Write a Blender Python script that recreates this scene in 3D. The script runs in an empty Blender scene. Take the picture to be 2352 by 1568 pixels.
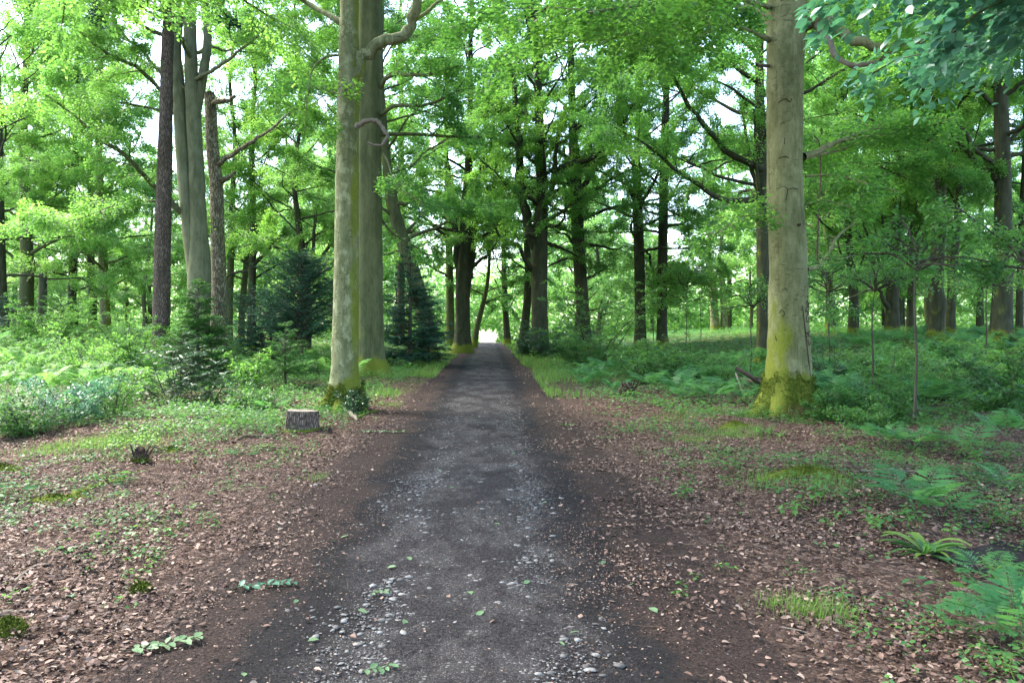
import bpy, math, random
import numpy as np
from mathutils import Vector

# ------------------------------------------------------------------ camera, sky, sun, exposure
scene = bpy.context.scene
COL = scene.collection
F, CX, HY, CH = 1829.0, 1176.0, 745.0, 1.6      # focal length in picture units, vanishing column, horizon row, eye height

cam_data = bpy.data.cameras.new('camera')
cam_data.sensor_width = 36.0
cam_data.lens = 28.0
cam_data.shift_y = -(784.0 - HY) / 2352.0
cam_data.clip_start = 0.05
cam_data.clip_end = 1000.0
cam = bpy.data.objects.new('camera', cam_data)
cam.location = (0, 0, CH)
cam.rotation_euler = (math.radians(90), 0, 0)
COL.objects.link(cam)
scene.camera = cam

SUN_EL, SUN_AZ = 52.0, -62.0                    # degrees; azimuth from +Y, minus is to the left
world = bpy.data.worlds.new('World')
scene.world = world
world.use_nodes = True
wn = world.node_tree
wn.nodes.clear()
w_out = wn.nodes.new('ShaderNodeOutputWorld')
w_bg = wn.nodes.new('ShaderNodeBackground')
w_sky = wn.nodes.new('ShaderNodeTexSky')
w_sky.sky_type = 'NISHITA'
w_sky.sun_disc = False
w_sky.sun_elevation = math.radians(SUN_EL)
w_sky.sun_rotation = math.radians(SUN_AZ)
w_sky.air_density = 0.9
w_sky.dust_density = 2.0
w_sky.ozone_density = 0.6
w_bg.inputs['Strength'].default_value = 0.15
wn.links.new(w_sky.outputs[0], w_bg.inputs['Color'])
wn.links.new(w_bg.outputs[0], w_out.inputs['Surface'])

sun_data = bpy.data.lights.new('sun', 'SUN')
sun_data.energy = 1.5
sun_data.angle = math.radians(22)
sun_data.color = (1.0, 0.95, 0.86)
sun = bpy.data.objects.new('sun', sun_data)
_a, _e = math.radians(SUN_AZ), math.radians(SUN_EL)
_dir = Vector((math.sin(_a) * math.cos(_e), math.cos(_a) * math.cos(_e), math.sin(_e)))
sun.rotation_euler = _dir.to_track_quat('Z', 'Y').to_euler()
sun.location = _dir * 60
COL.objects.link(sun)

scene.view_settings.view_transform = 'Standard'
scene.view_settings.look = 'None'
scene.view_settings.exposure = 3.2
scene.view_settings.gamma = 1.0
scene.render.engine = 'CYCLES'
scene.cycles.max_bounces = 7
scene.cycles.diffuse_bounces = 4
scene.cycles.glossy_bounces = 2
scene.cycles.transmission_bounces = 5
scene.cycles.transparent_max_bounces = 4
scene.cycles.sample_clamp_indirect = 6.0
scene.cycles.caustics_reflective = False
scene.cycles.caustics_refractive = False
scene.cycles.use_denoising = True

# ------------------------------------------------------------------ mesh helpers
class Acc:
    """collects verts, k-gons and a per-vertex tint for ONE mesh object"""
    def __init__(self):
        self.v, self.f, self.t, self.n = [], [], [], 0
    def add(self, v, faces, tint=0.5):
        v = np.asarray(v, dtype=np.float32).reshape(-1, 3)
        for fc in (faces if isinstance(faces, (list, tuple)) else [faces]):
            self.f.append(np.asarray(fc, dtype=np.int32) + self.n)
        self.v.append(v)
        t = np.empty(len(v), dtype=np.float32)
        t[:] = tint
        self.t.append(t)
        self.n += len(v)
    def mesh(self, name, mat):
        me = bpy.data.meshes.new(name)
        v = np.concatenate(self.v)
        me.vertices.add(len(v))
        me.vertices.foreach_set('co', v.ravel())
        loops = np.concatenate([f.ravel() for f in self.f])
        counts = np.concatenate([np.full(len(f), f.shape[1], dtype=np.int32) for f in self.f])
        starts = np.concatenate([[0], np.cumsum(counts)[:-1]]).astype(np.int32)
        me.loops.add(len(loops))
        me.loops.foreach_set('vertex_index', loops)
        me.polygons.add(len(counts))
        me.polygons.foreach_set('loop_start', starts)
        me.update(calc_edges=True)
        at = me.attributes.new('tint', 'FLOAT', 'POINT')
        at.data.foreach_set('value', np.concatenate(self.t))
        if mat: me.materials.append(mat)
        return me
    def build(self, name, mat, parent=None, loc=(0, 0, 0)):
        if self.n == 0: return None
        o = bpy.data.objects.new(name, self.mesh(name, mat))
        COL.objects.link(o)
        o.location = loc
        if parent: o.parent = parent
        return o

def tag(o, label, cat, group=None):
    o['label'] = label; o['category'] = cat
    if group: o['group'] = group
    return o
def thing(name, label, cat, loc, group=None):
    o = bpy.data.objects.new(name, None)
    o.empty_display_size = 0.2
    COL.objects.link(o)
    o.location = loc
    return tag(o, label, cat, group)
def kind(o, k):
    o['kind'] = k
    return o
def dup(root, loc, rz, sc=1.0, label=None, group=None):
    r = root.copy(); COL.objects.link(r)
    r.location = loc; r.rotation_euler = (0, 0, rz); r.scale = (sc, sc, sc)
    if label: r['label'] = label
    if group: r['group'] = group
    for ch in root.children:
        c = ch.copy(); COL.objects.link(c); c.parent = r
        for g in ch.children:
            d = g.copy(); COL.objects.link(d); d.parent = c
    return r

def unit(a):
    a = np.asarray(a, dtype=float)
    return a / np.maximum(np.linalg.norm(a, axis=-1, keepdims=True), 1e-9)

def resample(pts, n):
    """smooth Catmull-Rom through pts (any columns), n samples evenly by length"""
    p = np.asarray(pts, dtype=float)
    if len(p) < 3:
        u = np.linspace(0, 1, n)[:, None]
        return p[0] * (1 - u) + p[-1] * u
    q = np.vstack([2 * p[0] - p[1], p, 2 * p[-1] - p[-2]])
    out = []
    for i in range(1, len(q) - 2):
        t = np.linspace(0, 1, 12, endpoint=False)[:, None]
        a, b, c, d = q[i - 1], q[i], q[i + 1], q[i + 2]
        out.append(0.5 * (2 * b + (c - a) * t + (2 * a - 5 * b + 4 * c - d) * t ** 2 + (3 * b - a - 3 * c + d) * t ** 3))
    out.append(p[-1][None])
    o = np.vstack(out)
    s = np.concatenate([[0], np.cumsum(np.linalg.norm(np.diff(o[:, :3], axis=0), axis=1))])
    u = np.linspace(0, s[-1], n)
    return np.stack([np.interp(u, s, o[:, k]) for k in range(o.shape[1])], axis=1)

def tube(acc, pts, rad, k=6, tint=0.5, shape=None, cap=False):
    """swept tube; shape(theta array, i) -> radius factor"""
    P_ = np.asarray(pts, dtype=float); n = len(P_)
    R_ = np.broadcast_to(np.asarray(rad, dtype=float), (n,))
    T = np.gradient(P_, axis=0); T = unit(T)
    ref = np.array([0, 1.0, 0]) if abs(T[0][1]) < 0.9 else np.array([1.0, 0, 0])
    U = np.cross(ref, T); bad = np.linalg.norm(U, axis=1) < 0.05
    U[bad] = np.cross(np.array([1.0, 0.2, 0.3]), T[bad]); U = unit(U)
    V = np.cross(T, U)
    th = np.linspace(0, 2 * math.pi, k, endpoint=False)
    fac = np.ones((n, k)) if shape is None else np.stack([shape(th, i) for i in range(n)])
    ring = P_[:, None, :] + (R_[:, None] * fac)[:, :, None] * (np.cos(th)[None, :, None] * U[:, None, :] + np.sin(th)[None, :, None] * V[:, None, :])
    v = ring.reshape(-1, 3)
    i = np.arange(n - 1)[:, None] * k; j = np.arange(k)[None, :]; j2 = (j + 1) % k
    f = np.stack([i + j, i + j2, i + k + j2, i + k + j], axis=-1).reshape(-1, 4)
    fl = [f]
    if cap:
        fl.append((np.arange(k) + (n - 1) * k)[None, :])
    acc.add(v, fl, tint)

def wander(rng, start, direc, length, n, jit=0.15, lift=0.0, droop=0.0):
    """a crooked branch line of n points"""
    d = unit(np.asarray(direc, float)); p = np.asarray(start, float).copy()
    out = [p.copy()]; st = length / (n - 1)
    for i in range(n - 1):
        d = d + rng.normal(0, jit, 3)
        d[2] += lift * (1 - i / n) - droop * (i / n)
        d = unit(d); p = p + d * st
        out.append(p.copy())
    return np.array(out)

def leaves(acc, pos, axis, nrm, size, aspect=0.6, detail=0, tint=0.5, fold=0.12):
    """leaf blades: pos = stalk end; axis = direction to the tip"""
    n = len(pos)
    if n == 0: return
    A = unit(axis); N = np.asarray(nrm, float); S = unit(np.cross(A, N)); N = np.cross(S, A)
    L = np.broadcast_to(np.asarray(size, float), (n,))[:, None]
    W = L * aspect * 0.5
    up = N * W * fold * 2
    tint = np.broadcast_to(np.asarray(tint, float), (n,))
    if detail == 0:
        v = np.stack([pos, pos + A * L * .48 + S * W + up, pos + A * L, pos + A * L * .48 - S * W + up], 1)
        f = np.arange(n)[:, None] * 4 + np.arange(4)[None]
        acc.add(v.reshape(-1, 3), f.astype(np.int32), np.repeat(tint, 4))
    else:
        dr = -N * L * 0.10
        v = np.stack([pos, pos + A * L * .28 + S * W * .86 + up, pos + A * L * .62 + S * W * .86 + up + dr * .4, pos + A * L + dr,
                      pos + A * L * .62 - S * W * .86 + up + dr * .4, pos + A * L * .28 - S * W * .86 + up, pos + A * L * .45], 1)
        b = np.arange(n)[:, None] * 7
        f1 = b + np.array([[0, 6, 2, 1]]); f2 = b + np.array([[6, 3, 2, 2]])[:, :3]
        f3 = b + np.array([[0, 5, 4, 6]]); f4 = b + np.array([[6, 4, 3]])
        acc.add(v.reshape(-1, 3), [f1, f2, f3, f4], np.repeat(tint, 7))

# ------------------------------------------------------------------ materials
def new_mat(name):
    m = bpy.data.materials.new(name); m.use_nodes = True
    nt = m.node_tree; nt.nodes.clear()
    out = nt.nodes.new('ShaderNodeOutputMaterial')
    return m, nt, out
class G:
    """small node-graph writer"""
    def __init__(self, nt): self.nt = nt
    def node(self, t, **kw):
        n = self.nt.nodes.new(t)
        for k, v in kw.items(): setattr(n, k, v)
        return n
    def link(self, a, b): self.nt.links.new(a, b)
    def setv(self, sock, v):
        if hasattr(v, 'is_output') or isinstance(v, bpy.types.NodeSocket): self.link(v, sock)
        else: sock.default_value = v
    def noise(self, vec, scale, detail=4, rough=0.55, dist=0.0):
        n = self.node('ShaderNodeTexNoise')
        self.setv(n.inputs['Vector'], vec); n.inputs['Scale'].default_value = scale
        n.inputs['Detail'].default_value = detail; n.inputs['Roughness'].default_value = rough
        n.inputs['Distortion'].default_value = dist
        return n.outputs['Fac']
    def voro(self, vec, scale, feature='F1', out='Distance', rnd=1.0):
        n = self.node('ShaderNodeTexVoronoi'); n.feature = feature
        self.setv(n.inputs['Vector'], vec); n.inputs['Scale'].default_value = scale
        n.inputs['Randomness'].default_value = rnd
        return n.outputs[out]
    def ramp(self, fac, stops):
        n = self.node('ShaderNodeValToRGB'); self.link(fac, n.inputs['Fac'])
        e = n.color_ramp.elements
        while len(e) < len(stops): e.new(0.5)
        for el, (p, c) in zip(e, stops):
            el.position = p
            el.color = (c, c, c, 1) if not isinstance(c, (tuple, list)) else (*c, 1)
        return n.outputs['Color']
    def mix(self, fac, a, b, mode='MIX'):
        n = self.node('ShaderNodeMix'); n.data_type = 'RGBA'; n.blend_type = mode
        self.setv(n.inputs[0], fac)
        for s, v in ((n.inputs[6], a), (n.inputs[7], b)):
            if isinstance(v, (tuple, list)): s.default_value = (*v, 1)
            else: self.link(v, s)
        return n.outputs[2]
    def math(self, op, a, b=0.0, clamp=False):
        n = self.node('ShaderNodeMath'); n.operation = op; n.use_clamp = clamp
        self.setv(n.inputs[0], a); self.setv(n.inputs[1], b)
        return n.outputs[0]
    def maprange(self, v, a, b, c=0.0, d=1.0):
        n = self.node('ShaderNodeMapRange'); n.interpolation_type = 'SMOOTHSTEP'
        self.setv(n.inputs[0], v)
        for i, x in enumerate((a, b, c, d)): n.inputs[i + 1].default_value = x
        return n.outputs[0]
    def attr(self, name, out='Fac'):
        n = self.node('ShaderNodeAttribute'); n.attribute_name = name
        return n.outputs[out]
    def coord(self, which='Object', scale=None):
        o = self.node('ShaderNodeTexCoord').outputs[which]
        if scale:
            m = self.node('ShaderNodeMapping'); self.link(o, m.inputs['Vector']); m.inputs['Scale'].default_value = scale
            return m.outputs[0]
        return o
    def bump(self, h, strength, dist=0.02, normal=None):
        b = self.node('ShaderNodeBump'); self.link(h, b.inputs['Height'])
        b.inputs['Strength'].default_value = strength; b.inputs['Distance'].default_value = dist
        if normal: self.link(normal, b.inputs['Normal'])
        return b.outputs[0]
    def bsdf(self, col, rough=0.8, normal=None, spec=0.3):
        p = self.node('ShaderNodeBsdfPrincipled')
        if isinstance(col, (tuple, list)): p.inputs['Base Color'].default_value = (*col, 1)
        else: self.link(col, p.inputs['Base Color'])
        self.setv(p.inputs['Roughness'], rough)
        p.inputs['Specular IOR Level'].default_value = spec
        if normal: self.link(normal, p.inputs['Normal'])
        return p.outputs[0]

def leaf_mat(name, dark, light, glow, trans=0.45, rough=0.42, spec=0.35, clump=0.6):
    """leaf blade: reflecting face plus light let through; per-leaf tint and clumps of older and younger leaves"""
    m, nt, out = new_mat(name); g = G(nt)
    t = g.attr('tint')
    n = g.noise(g.coord('Object'), clump, 3)
    f = g.math('ADD', g.math('MULTIPLY', t, 0.55), g.math('MULTIPLY', g.maprange(n, 0.3, 0.7), 0.45), True)
    rnd = g.node('ShaderNodeObjectInfo').outputs['Random']
    f = g.math('ADD', f, g.math('MULTIPLY', g.math('SUBTRACT', rnd, 0.5), 0.45), True)
    col = g.mix(f, dark, light)
    gl = g.mix(f, (glow[0] * .5, glow[1] * .66, glow[2] * .9), glow)
    p = g.bsdf(col, rough, None, spec)
    tr = g.node('ShaderNodeBsdfTranslucent'); g.link(gl, tr.inputs['Color'])
    mx = g.node('ShaderNodeMixShader'); mx.inputs[0].default_value = trans
    g.link(p, mx.inputs[1]); g.link(tr.outputs[0], mx.inputs[2])
    g.link(mx.outputs[0], out.inputs['Surface'])
    return m

def bark_mat(name, a, b, scale=(3, 3, 1.2), moss=0.0, moss_h=0.0, crack=0.25, moss_dir=(-0.8, -0.3), blotch=0.0, bumpd=0.01, ridge=None, moss_top=0.0):
    """bark in object space (z up from the foot of the tree); moss grows on one side and up the foot"""
    m, nt, out = new_mat(name); g = G(nt)
    co = g.coord('Object')
    st = g.coord('Object', scale)
    n1 = g.noise(st, 1.6, 6, 0.6)
    n2 = g.noise(g.coord('Object', (14, 14, 3.0)), 2.0, 5, 0.65)
    col = g.mix(g.maprange(n1, 0.3, 0.7), a, b)
    col = g.mix(g.math('MULTIPLY', g.maprange(n2, 0.52, 0.72), 0.55), col, tuple(c * 0.55 for c in a))
    h = g.math('ADD', g.math('MULTIPLY', n1, 0.5), n2)
    stn = g.noise(g.coord('Object', (7, 7, 0.45)), 1.3, 5, 0.7)
    col = g.mix(g.math('MULTIPLY', g.maprange(stn, 0.52, 0.68), 0.5), col, tuple(c * 0.5 for c in a))
    col = g.mix(g.math('MULTIPLY', g.maprange(stn, 0.46, 0.32), 0.4), col, tuple(c * 1.25 for c in b))
    # short level cracks and lenticels
    cr = g.noise(g.coord('Object', (5, 5, 34)), 1.5, 3, 0.5)
    cm = g.math('MULTIPLY', g.maprange(cr, 0.60, 0.66), g.maprange(g.noise(co, 2.6, 2), 0.42, 0.58))
    col = g.mix(g.math('MULTIPLY', cm, crack), col, tuple(c * 0.25 for c in a))
    h = g.math('SUBTRACT', h, g.math('MULTIPLY', cm, crack))
    if blotch:
        bl = g.noise(g.coord('Object', (1, 1, 0.7)), 7.0, 5, 0.7)
        col = g.mix(g.math('MULTIPLY', g.maprange(bl, 0.5, 0.62), blotch), col, tuple(min(1, c * 1.8 + 0.05) for c in b))
        b2 = g.noise(g.coord('Object', (1, 1, 0.5)), 15.0, 4, 0.6)
        col = g.mix(g.math('MULTIPLY', g.maprange(b2, 0.56, 0.64), blotch * .8), col, tuple(c * 0.3 for c in a))
    if ridge:
        v = g.voro(g.coord('Object', ridge), 1.0, 'DISTANCE_TO_EDGE')
        rm = g.maprange(g.math('ADD', v, g.math('MULTIPLY', n2, .25)), 0.10, 0.42)
        col = g.mix(rm, tuple(c * 0.42 for c in a), col)
        h = g.math('ADD', h, g.math('MULTIPLY', rm, 2.0))
    if moss:
        sep = g.node('ShaderNodeSeparateXYZ'); g.link(co, sep.inputs[0])
        nrm = g.node('ShaderNodeNewGeometry').outputs['Normal']
        dp = g.node('ShaderNodeVectorMath'); dp.operation = 'DOT_PRODUCT'
        g.link(nrm, dp.inputs[0]); dp.inputs[1].default_value = (*moss_dir, 0.15)
        side = g.maprange(dp.outputs['Value'], 0.25, 0.95)
        if moss_top: side = g.math('MULTIPLY', side, g.maprange(sep.outputs[2], moss_top, moss_top * .5))
        mn = g.noise(g.coord('Object', (1, 1, 0.45)), 3.2, 6, 0.7)
        foot = g.maprange(sep.outputs[2], moss_h, moss_h * 0.35) if moss_h else 0.0
        amt = g.math('ADD', g.math('MULTIPLY', side, moss), g.math('MULTIPLY', foot, 0.9))
        mm = g.maprange(g.math('ADD', g.math('SUBTRACT', mn, 0.62), g.math('MULTIPLY', amt, 0.5)), 0.0, 0.22)
        mc = g.mix(g.noise(co, 26, 4, 0.7), (0.045, 0.07, 0.006), (0.19, 0.21, 0.02))
        col = g.mix(g.math('MULTIPLY', mm, 0.92), col, mc)
        h = g.math('ADD', h, g.math('MULTIPLY', g.math('MULTIPLY', mm, g.noise(co, 60, 3)), 1.6))
    g.link(g.bsdf(col, 0.85, g.bump(h, 0.7, bumpd), 0.15), out.inputs['Surface'])
    return m

def plain_mat(name, a, b, scale=12.0, rough=0.85, bump=0.4, dist=0.01, spec=0.2):
    m, nt, out = new_mat(name); g = G(nt)
    n = g.noise(g.coord('Object'), scale, 6, 0.65)
    t = g.attr('tint')
    f = g.math('ADD', g.math('MULTIPLY', g.maprange(n, 0.3, 0.7), 0.5), g.math('MULTIPLY', t, 0.5), True)
    g.link(g.bsdf(g.mix(f, a, b), rough, g.bump(n, bump, dist), spec), out.inputs['Surface'])
    return m

M = {}
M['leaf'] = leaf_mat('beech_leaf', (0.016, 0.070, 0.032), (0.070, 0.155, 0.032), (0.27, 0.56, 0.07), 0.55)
M['leaf_fresh'] = leaf_mat('fresh_leaf', (0.028, 0.105, 0.040), (0.10, 0.21, 0.042), (0.34, 0.64, 0.09), 0.55)
M['leaf_near'] = leaf_mat('near_leaf', (0.04, 0.13, 0.085), (0.10, 0.235, 0.14), (0.13, 0.38, 0.14), 0.36, 0.36, 0.6, 1.5)
M['under'] = leaf_mat('undergrowth_leaf', (0.028, 0.10, 0.032), (0.088, 0.20, 0.045), (0.20, 0.44, 0.06), 0.40, 0.45, 0.35, 1.2)
M['fern'] = leaf_mat('fern_leaf', (0.030, 0.125, 0.042), (0.085, 0.215, 0.062), (0.18, 0.44, 0.09), 0.42, 0.5, 0.25, 1.0)
M['leaf_far_lit'] = leaf_mat('far_lit_leaf', (0.06, 0.17, 0.05), (0.16, 0.29, 0.075), (0.40, 0.68, 0.14), 0.55)  # paler far foliage: the background glow is painted into the leaf colour
M['fern_light'] = leaf_mat('sunlit_fern_leaf', (0.07, 0.19, 0.045), (0.17, 0.31, 0.075), (0.30, 0.56, 0.10), 0.42, 0.5, 0.25, 1.0)  # lit copy of the fern leaf, brightness of the left side painted in
M['glossy'] = leaf_mat('evergreen_leaf', (0.012, 0.05, 0.022), (0.03, 0.09, 0.03), (0.06, 0.17, 0.03), 0.18, 0.40, 0.5, 1.5)
M['needle'] = leaf_mat('needle', (0.014, 0.055, 0.036), (0.035, 0.10, 0.06), (0.06, 0.17, 0.06), 0.25, 0.5, 0.3, 1.2)
M['needle_light'] = leaf_mat('young_needle', (0.03, 0.10, 0.03), (0.07, 0.18, 0.035), (0.14, 0.34, 0.04), 0.3, 0.5, 0.3, 1.2)
M['grass'] = leaf_mat('grass_blade', (0.06, 0.13, 0.02), (0.15, 0.24, 0.05), (0.25, 0.42, 0.06), 0.35, 0.5, 0.2, 1.2)
M['drygrass'] = leaf_mat('dry_grass', (0.14, 0.12, 0.05), (0.26, 0.22, 0.10), (0.28, 0.26, 0.10), 0.2, 0.6, 0.2, 1.2)
M['bark'] = bark_mat('beech_bark', (0.052, 0.062, 0.024), (0.095, 0.102, 0.045), moss=0.35, moss_h=0.8)
M['bark_mossy'] = bark_mat('mossy_beech_bark', (0.108, 0.114, 0.046), (0.190, 0.188, 0.090), moss=0.62, moss_h=1.0, crack=0.8, moss_dir=(-0.85, -0.40), moss_top=2.6, blotch=.16, bumpd=0.012)
M['bark_pale'] = bark_mat('lichen_beech_bark', (0.095, 0.106, 0.042), (0.172, 0.176, 0.086), moss=0.6, moss_h=0.75, crack=0.8, moss_dir=(0.95, -0.1), blotch=0.42, bumpd=0.008)
M['bark_grey'] = bark_mat('grey_beech_bark', (0.105, 0.112, 0.060), (0.175, 0.175, 0.105), moss=0.35, moss_h=0.8)
M['bark_shaded'] = bark_mat('shaded_beech_bark', (0.024, 0.027, 0.012), (0.050, 0.052, 0.027), moss=0.25, moss_h=0.7)  # shade of the backlit trunks is painted in as darker bark
M['bark_pine'] = bark_mat('pine_bark', (0.105, 0.078, 0.056), (0.20, 0.152, 0.116), ridge=(26, 26, 5.5), bumpd=0.02, crack=0.1)
M['bark_dead'] = bark_mat('dead_bark', (0.20, 0.165, 0.095), (0.36, 0.32, 0.22), ridge=(18, 18, 4.0), blotch=0.5, bumpd=0.02)
M['twig'] = bark_mat('branch_bark', (0.035, 0.033, 0.02), (0.08, 0.074, 0.05), moss=0.15)
M['deadwood'] = plain_mat('dead_wood', (0.05, 0.032, 0.022), (0.14, 0.095, 0.065), 18)
M['palewood'] = plain_mat('pale_wood', (0.10, 0.082, 0.058), (0.20, 0.17, 0.13), 14)
M['rot'] = plain_mat('rotten_wood', (0.016, 0.010, 0.008), (0.06, 0.035, 0.024), 22)
M['moss'] = plain_mat('moss', (0.035, 0.058, 0.008), (0.135, 0.16, 0.025), 26, 0.95, 1.0, 0.03, 0.05)

# ------------------------------------------------------------------ the lie of the land
def smooth(t):
    t = np.clip(t, 0, 1); return t * t * (3 - 2 * t)
def path_x(y): return -0.15 - 0.0295 * y
def gz(x, y):
    x = np.asarray(x, float); y = np.asarray(y, float)
    u = np.abs(x - path_x(y))
    z = 1.0 * smooth((u - 6) / 16) * smooth((y - 14) / 22)
    z = z - 0.0219 * np.maximum(y - 64, 0) * smooth((y - 60) / 25)
    z = z + (0.05 * np.sin(1.3 * x + .4) * np.cos(1.1 * y + 1) + 0.03 * np.sin(2.9 * x + 1.7 * y) + 0.05 * np.sin(.5 * x - .7 * y)) * smooth((u - 1.5) / 2.5)
    z = z + 0.025 * np.sin(0.9 * y + 0.5) * smooth((y - 12) / 10)
    z = z - 0.22 * np.exp(-(((x - 3.75) / .55) ** 2 + ((y - 5.9) / .5) ** 2))            # scrape beside the leafy rosette
    z = z + 0.16 * np.exp(-(((x - 3.0) / .75) ** 2 + ((y - 8.3) / .5) ** 2))             # mossy hump on the right
    return z
def at(px, d): return (px - CX) / F * d
def P(px, py, d): return np.array([(px - CX) / F * d, d, CH - (py - HY) / F * d])
def gp(px, py):
    """the point of the ground seen at picture point px, py"""
    d = CH * F / max(py - HY, 8.0)
    for _ in range(12):
        z = float(gz(at(px, d), d)); d = 0.5 * d + 0.5 * (CH - z) * F / max(py - HY, 8.0)
    x = at(px, d)
    return np.array([x, d, float(gz(x, d))])

def ground_mesh():
    xs = np.concatenate([-np.geomspace(160, 9, 40), np.linspace(-8.7, 8.7, 190), np.geomspace(9, 160, 40)])
    ys = np.concatenate([np.linspace(-40, 1, 16), np.linspace(1.5, 20, 180), np.geomspace(20.3, 330, 110)])
    X, Y = np.meshgrid(xs, ys)
    rng = np.random.default_rng(3)
    U = np.abs(X - path_x(Y))
    Z = gz(X, Y) + rng.normal(0, 0.012, X.shape) * smooth((U - 1.3) / 1.0)
    v = np.stack([X, Y, Z], -1).reshape(-1, 3)
    w = len(xs); i = np.arange(len(ys) - 1)[:, None] * w; j = np.arange(w - 1)[None]
    f = np.stack([i + j, i + j + 1, i + j + 1 + w, i + j + w], -1).reshape(-1, 4)
    a = Acc(); a.add(v, f, U.ravel())
    m, nt, out = new_mat('forest_floor'); g = G(nt)
    co = g.coord('Object'); u = g.attr('tint')
    # dry leaf cells
    cell = g.voro(co, 26, 'F1', 'Color'); sep = g.node('ShaderNodeSeparateColor'); g.link(cell, sep.inputs[0])
    ed = g.voro(co, 26, 'DISTANCE_TO_EDGE')
    lit = g.ramp(sep.outputs[0], [(0.0, (0.034, 0.021, 0.015)), (0.35, (0.09, 0.054, 0.039)), (0.7, (0.15, 0.095, 0.070)), (1.0, (0.23, 0.16, 0.12))])
    lit = g.mix(g.maprange(ed, 0.0, 0.09), (0.03, 0.018, 0.013), lit)
    fine = g.noise(co, 60, 5, 0.78)
    dirt = g.ramp(fine, [(0.36, (0.014, 0.010, 0.0085)), (0.5, (0.052, 0.035, 0.028)), (0.66, (0.130, 0.088, 0.070))])
    n1 = g.noise(co, 1.1, 5, 0.6)
    edge = g.maprange(g.math('ADD', u, g.math('MULTIPLY', n1, 1.6)), 2.0, 3.0)
    col = g.mix(edge, dirt, lit)
    n2 = g.noise(co, 0.55, 5, 0.65)
    wet = g.maprange(n2, 0.62, 0.74)
    col = g.mix(g.math('MULTIPLY', wet, 0.7), col, (0.022, 0.016, 0.014))
    sp = g.node('ShaderNodeSeparateXYZ'); g.link(co, sp.inputs[0])
    # moss and seedlings: patches near, closed cover further off
    ms = g.noise(co, 0.9, 6, 0.7)
    near_m = g.math('MULTIPLY', g.maprange(ms, 0.60, 0.68), g.maprange(u, 1.6, 2.6))
    far_m = g.math('MULTIPLY', g.maprange(g.math('ADD', sp.outputs[1], g.math('MULTIPLY', ms, 16.0)), 24.0, 36.0), g.maprange(u, 1.3, 1.9))
    green = g.mix(g.noise(co, 30, 4, 0.7), (0.03, 0.055, 0.012), (0.11, 0.16, 0.03))
    col = g.mix(g.math('MULTIPLY', g.math('MAXIMUM', near_m, far_m), 0.85), col, green)
    h = g.math('ADD', g.math('MULTIPLY', g.maprange(ed, 0.0, 0.3), 0.6), fine)
    g.link(g.bsdf(col, 0.88, g.bump(h, 1.0, 0.03), 0.1), out.inputs['Surface'])
    return kind(a.build('ground', m), 'structure')
ground_mesh()

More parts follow.
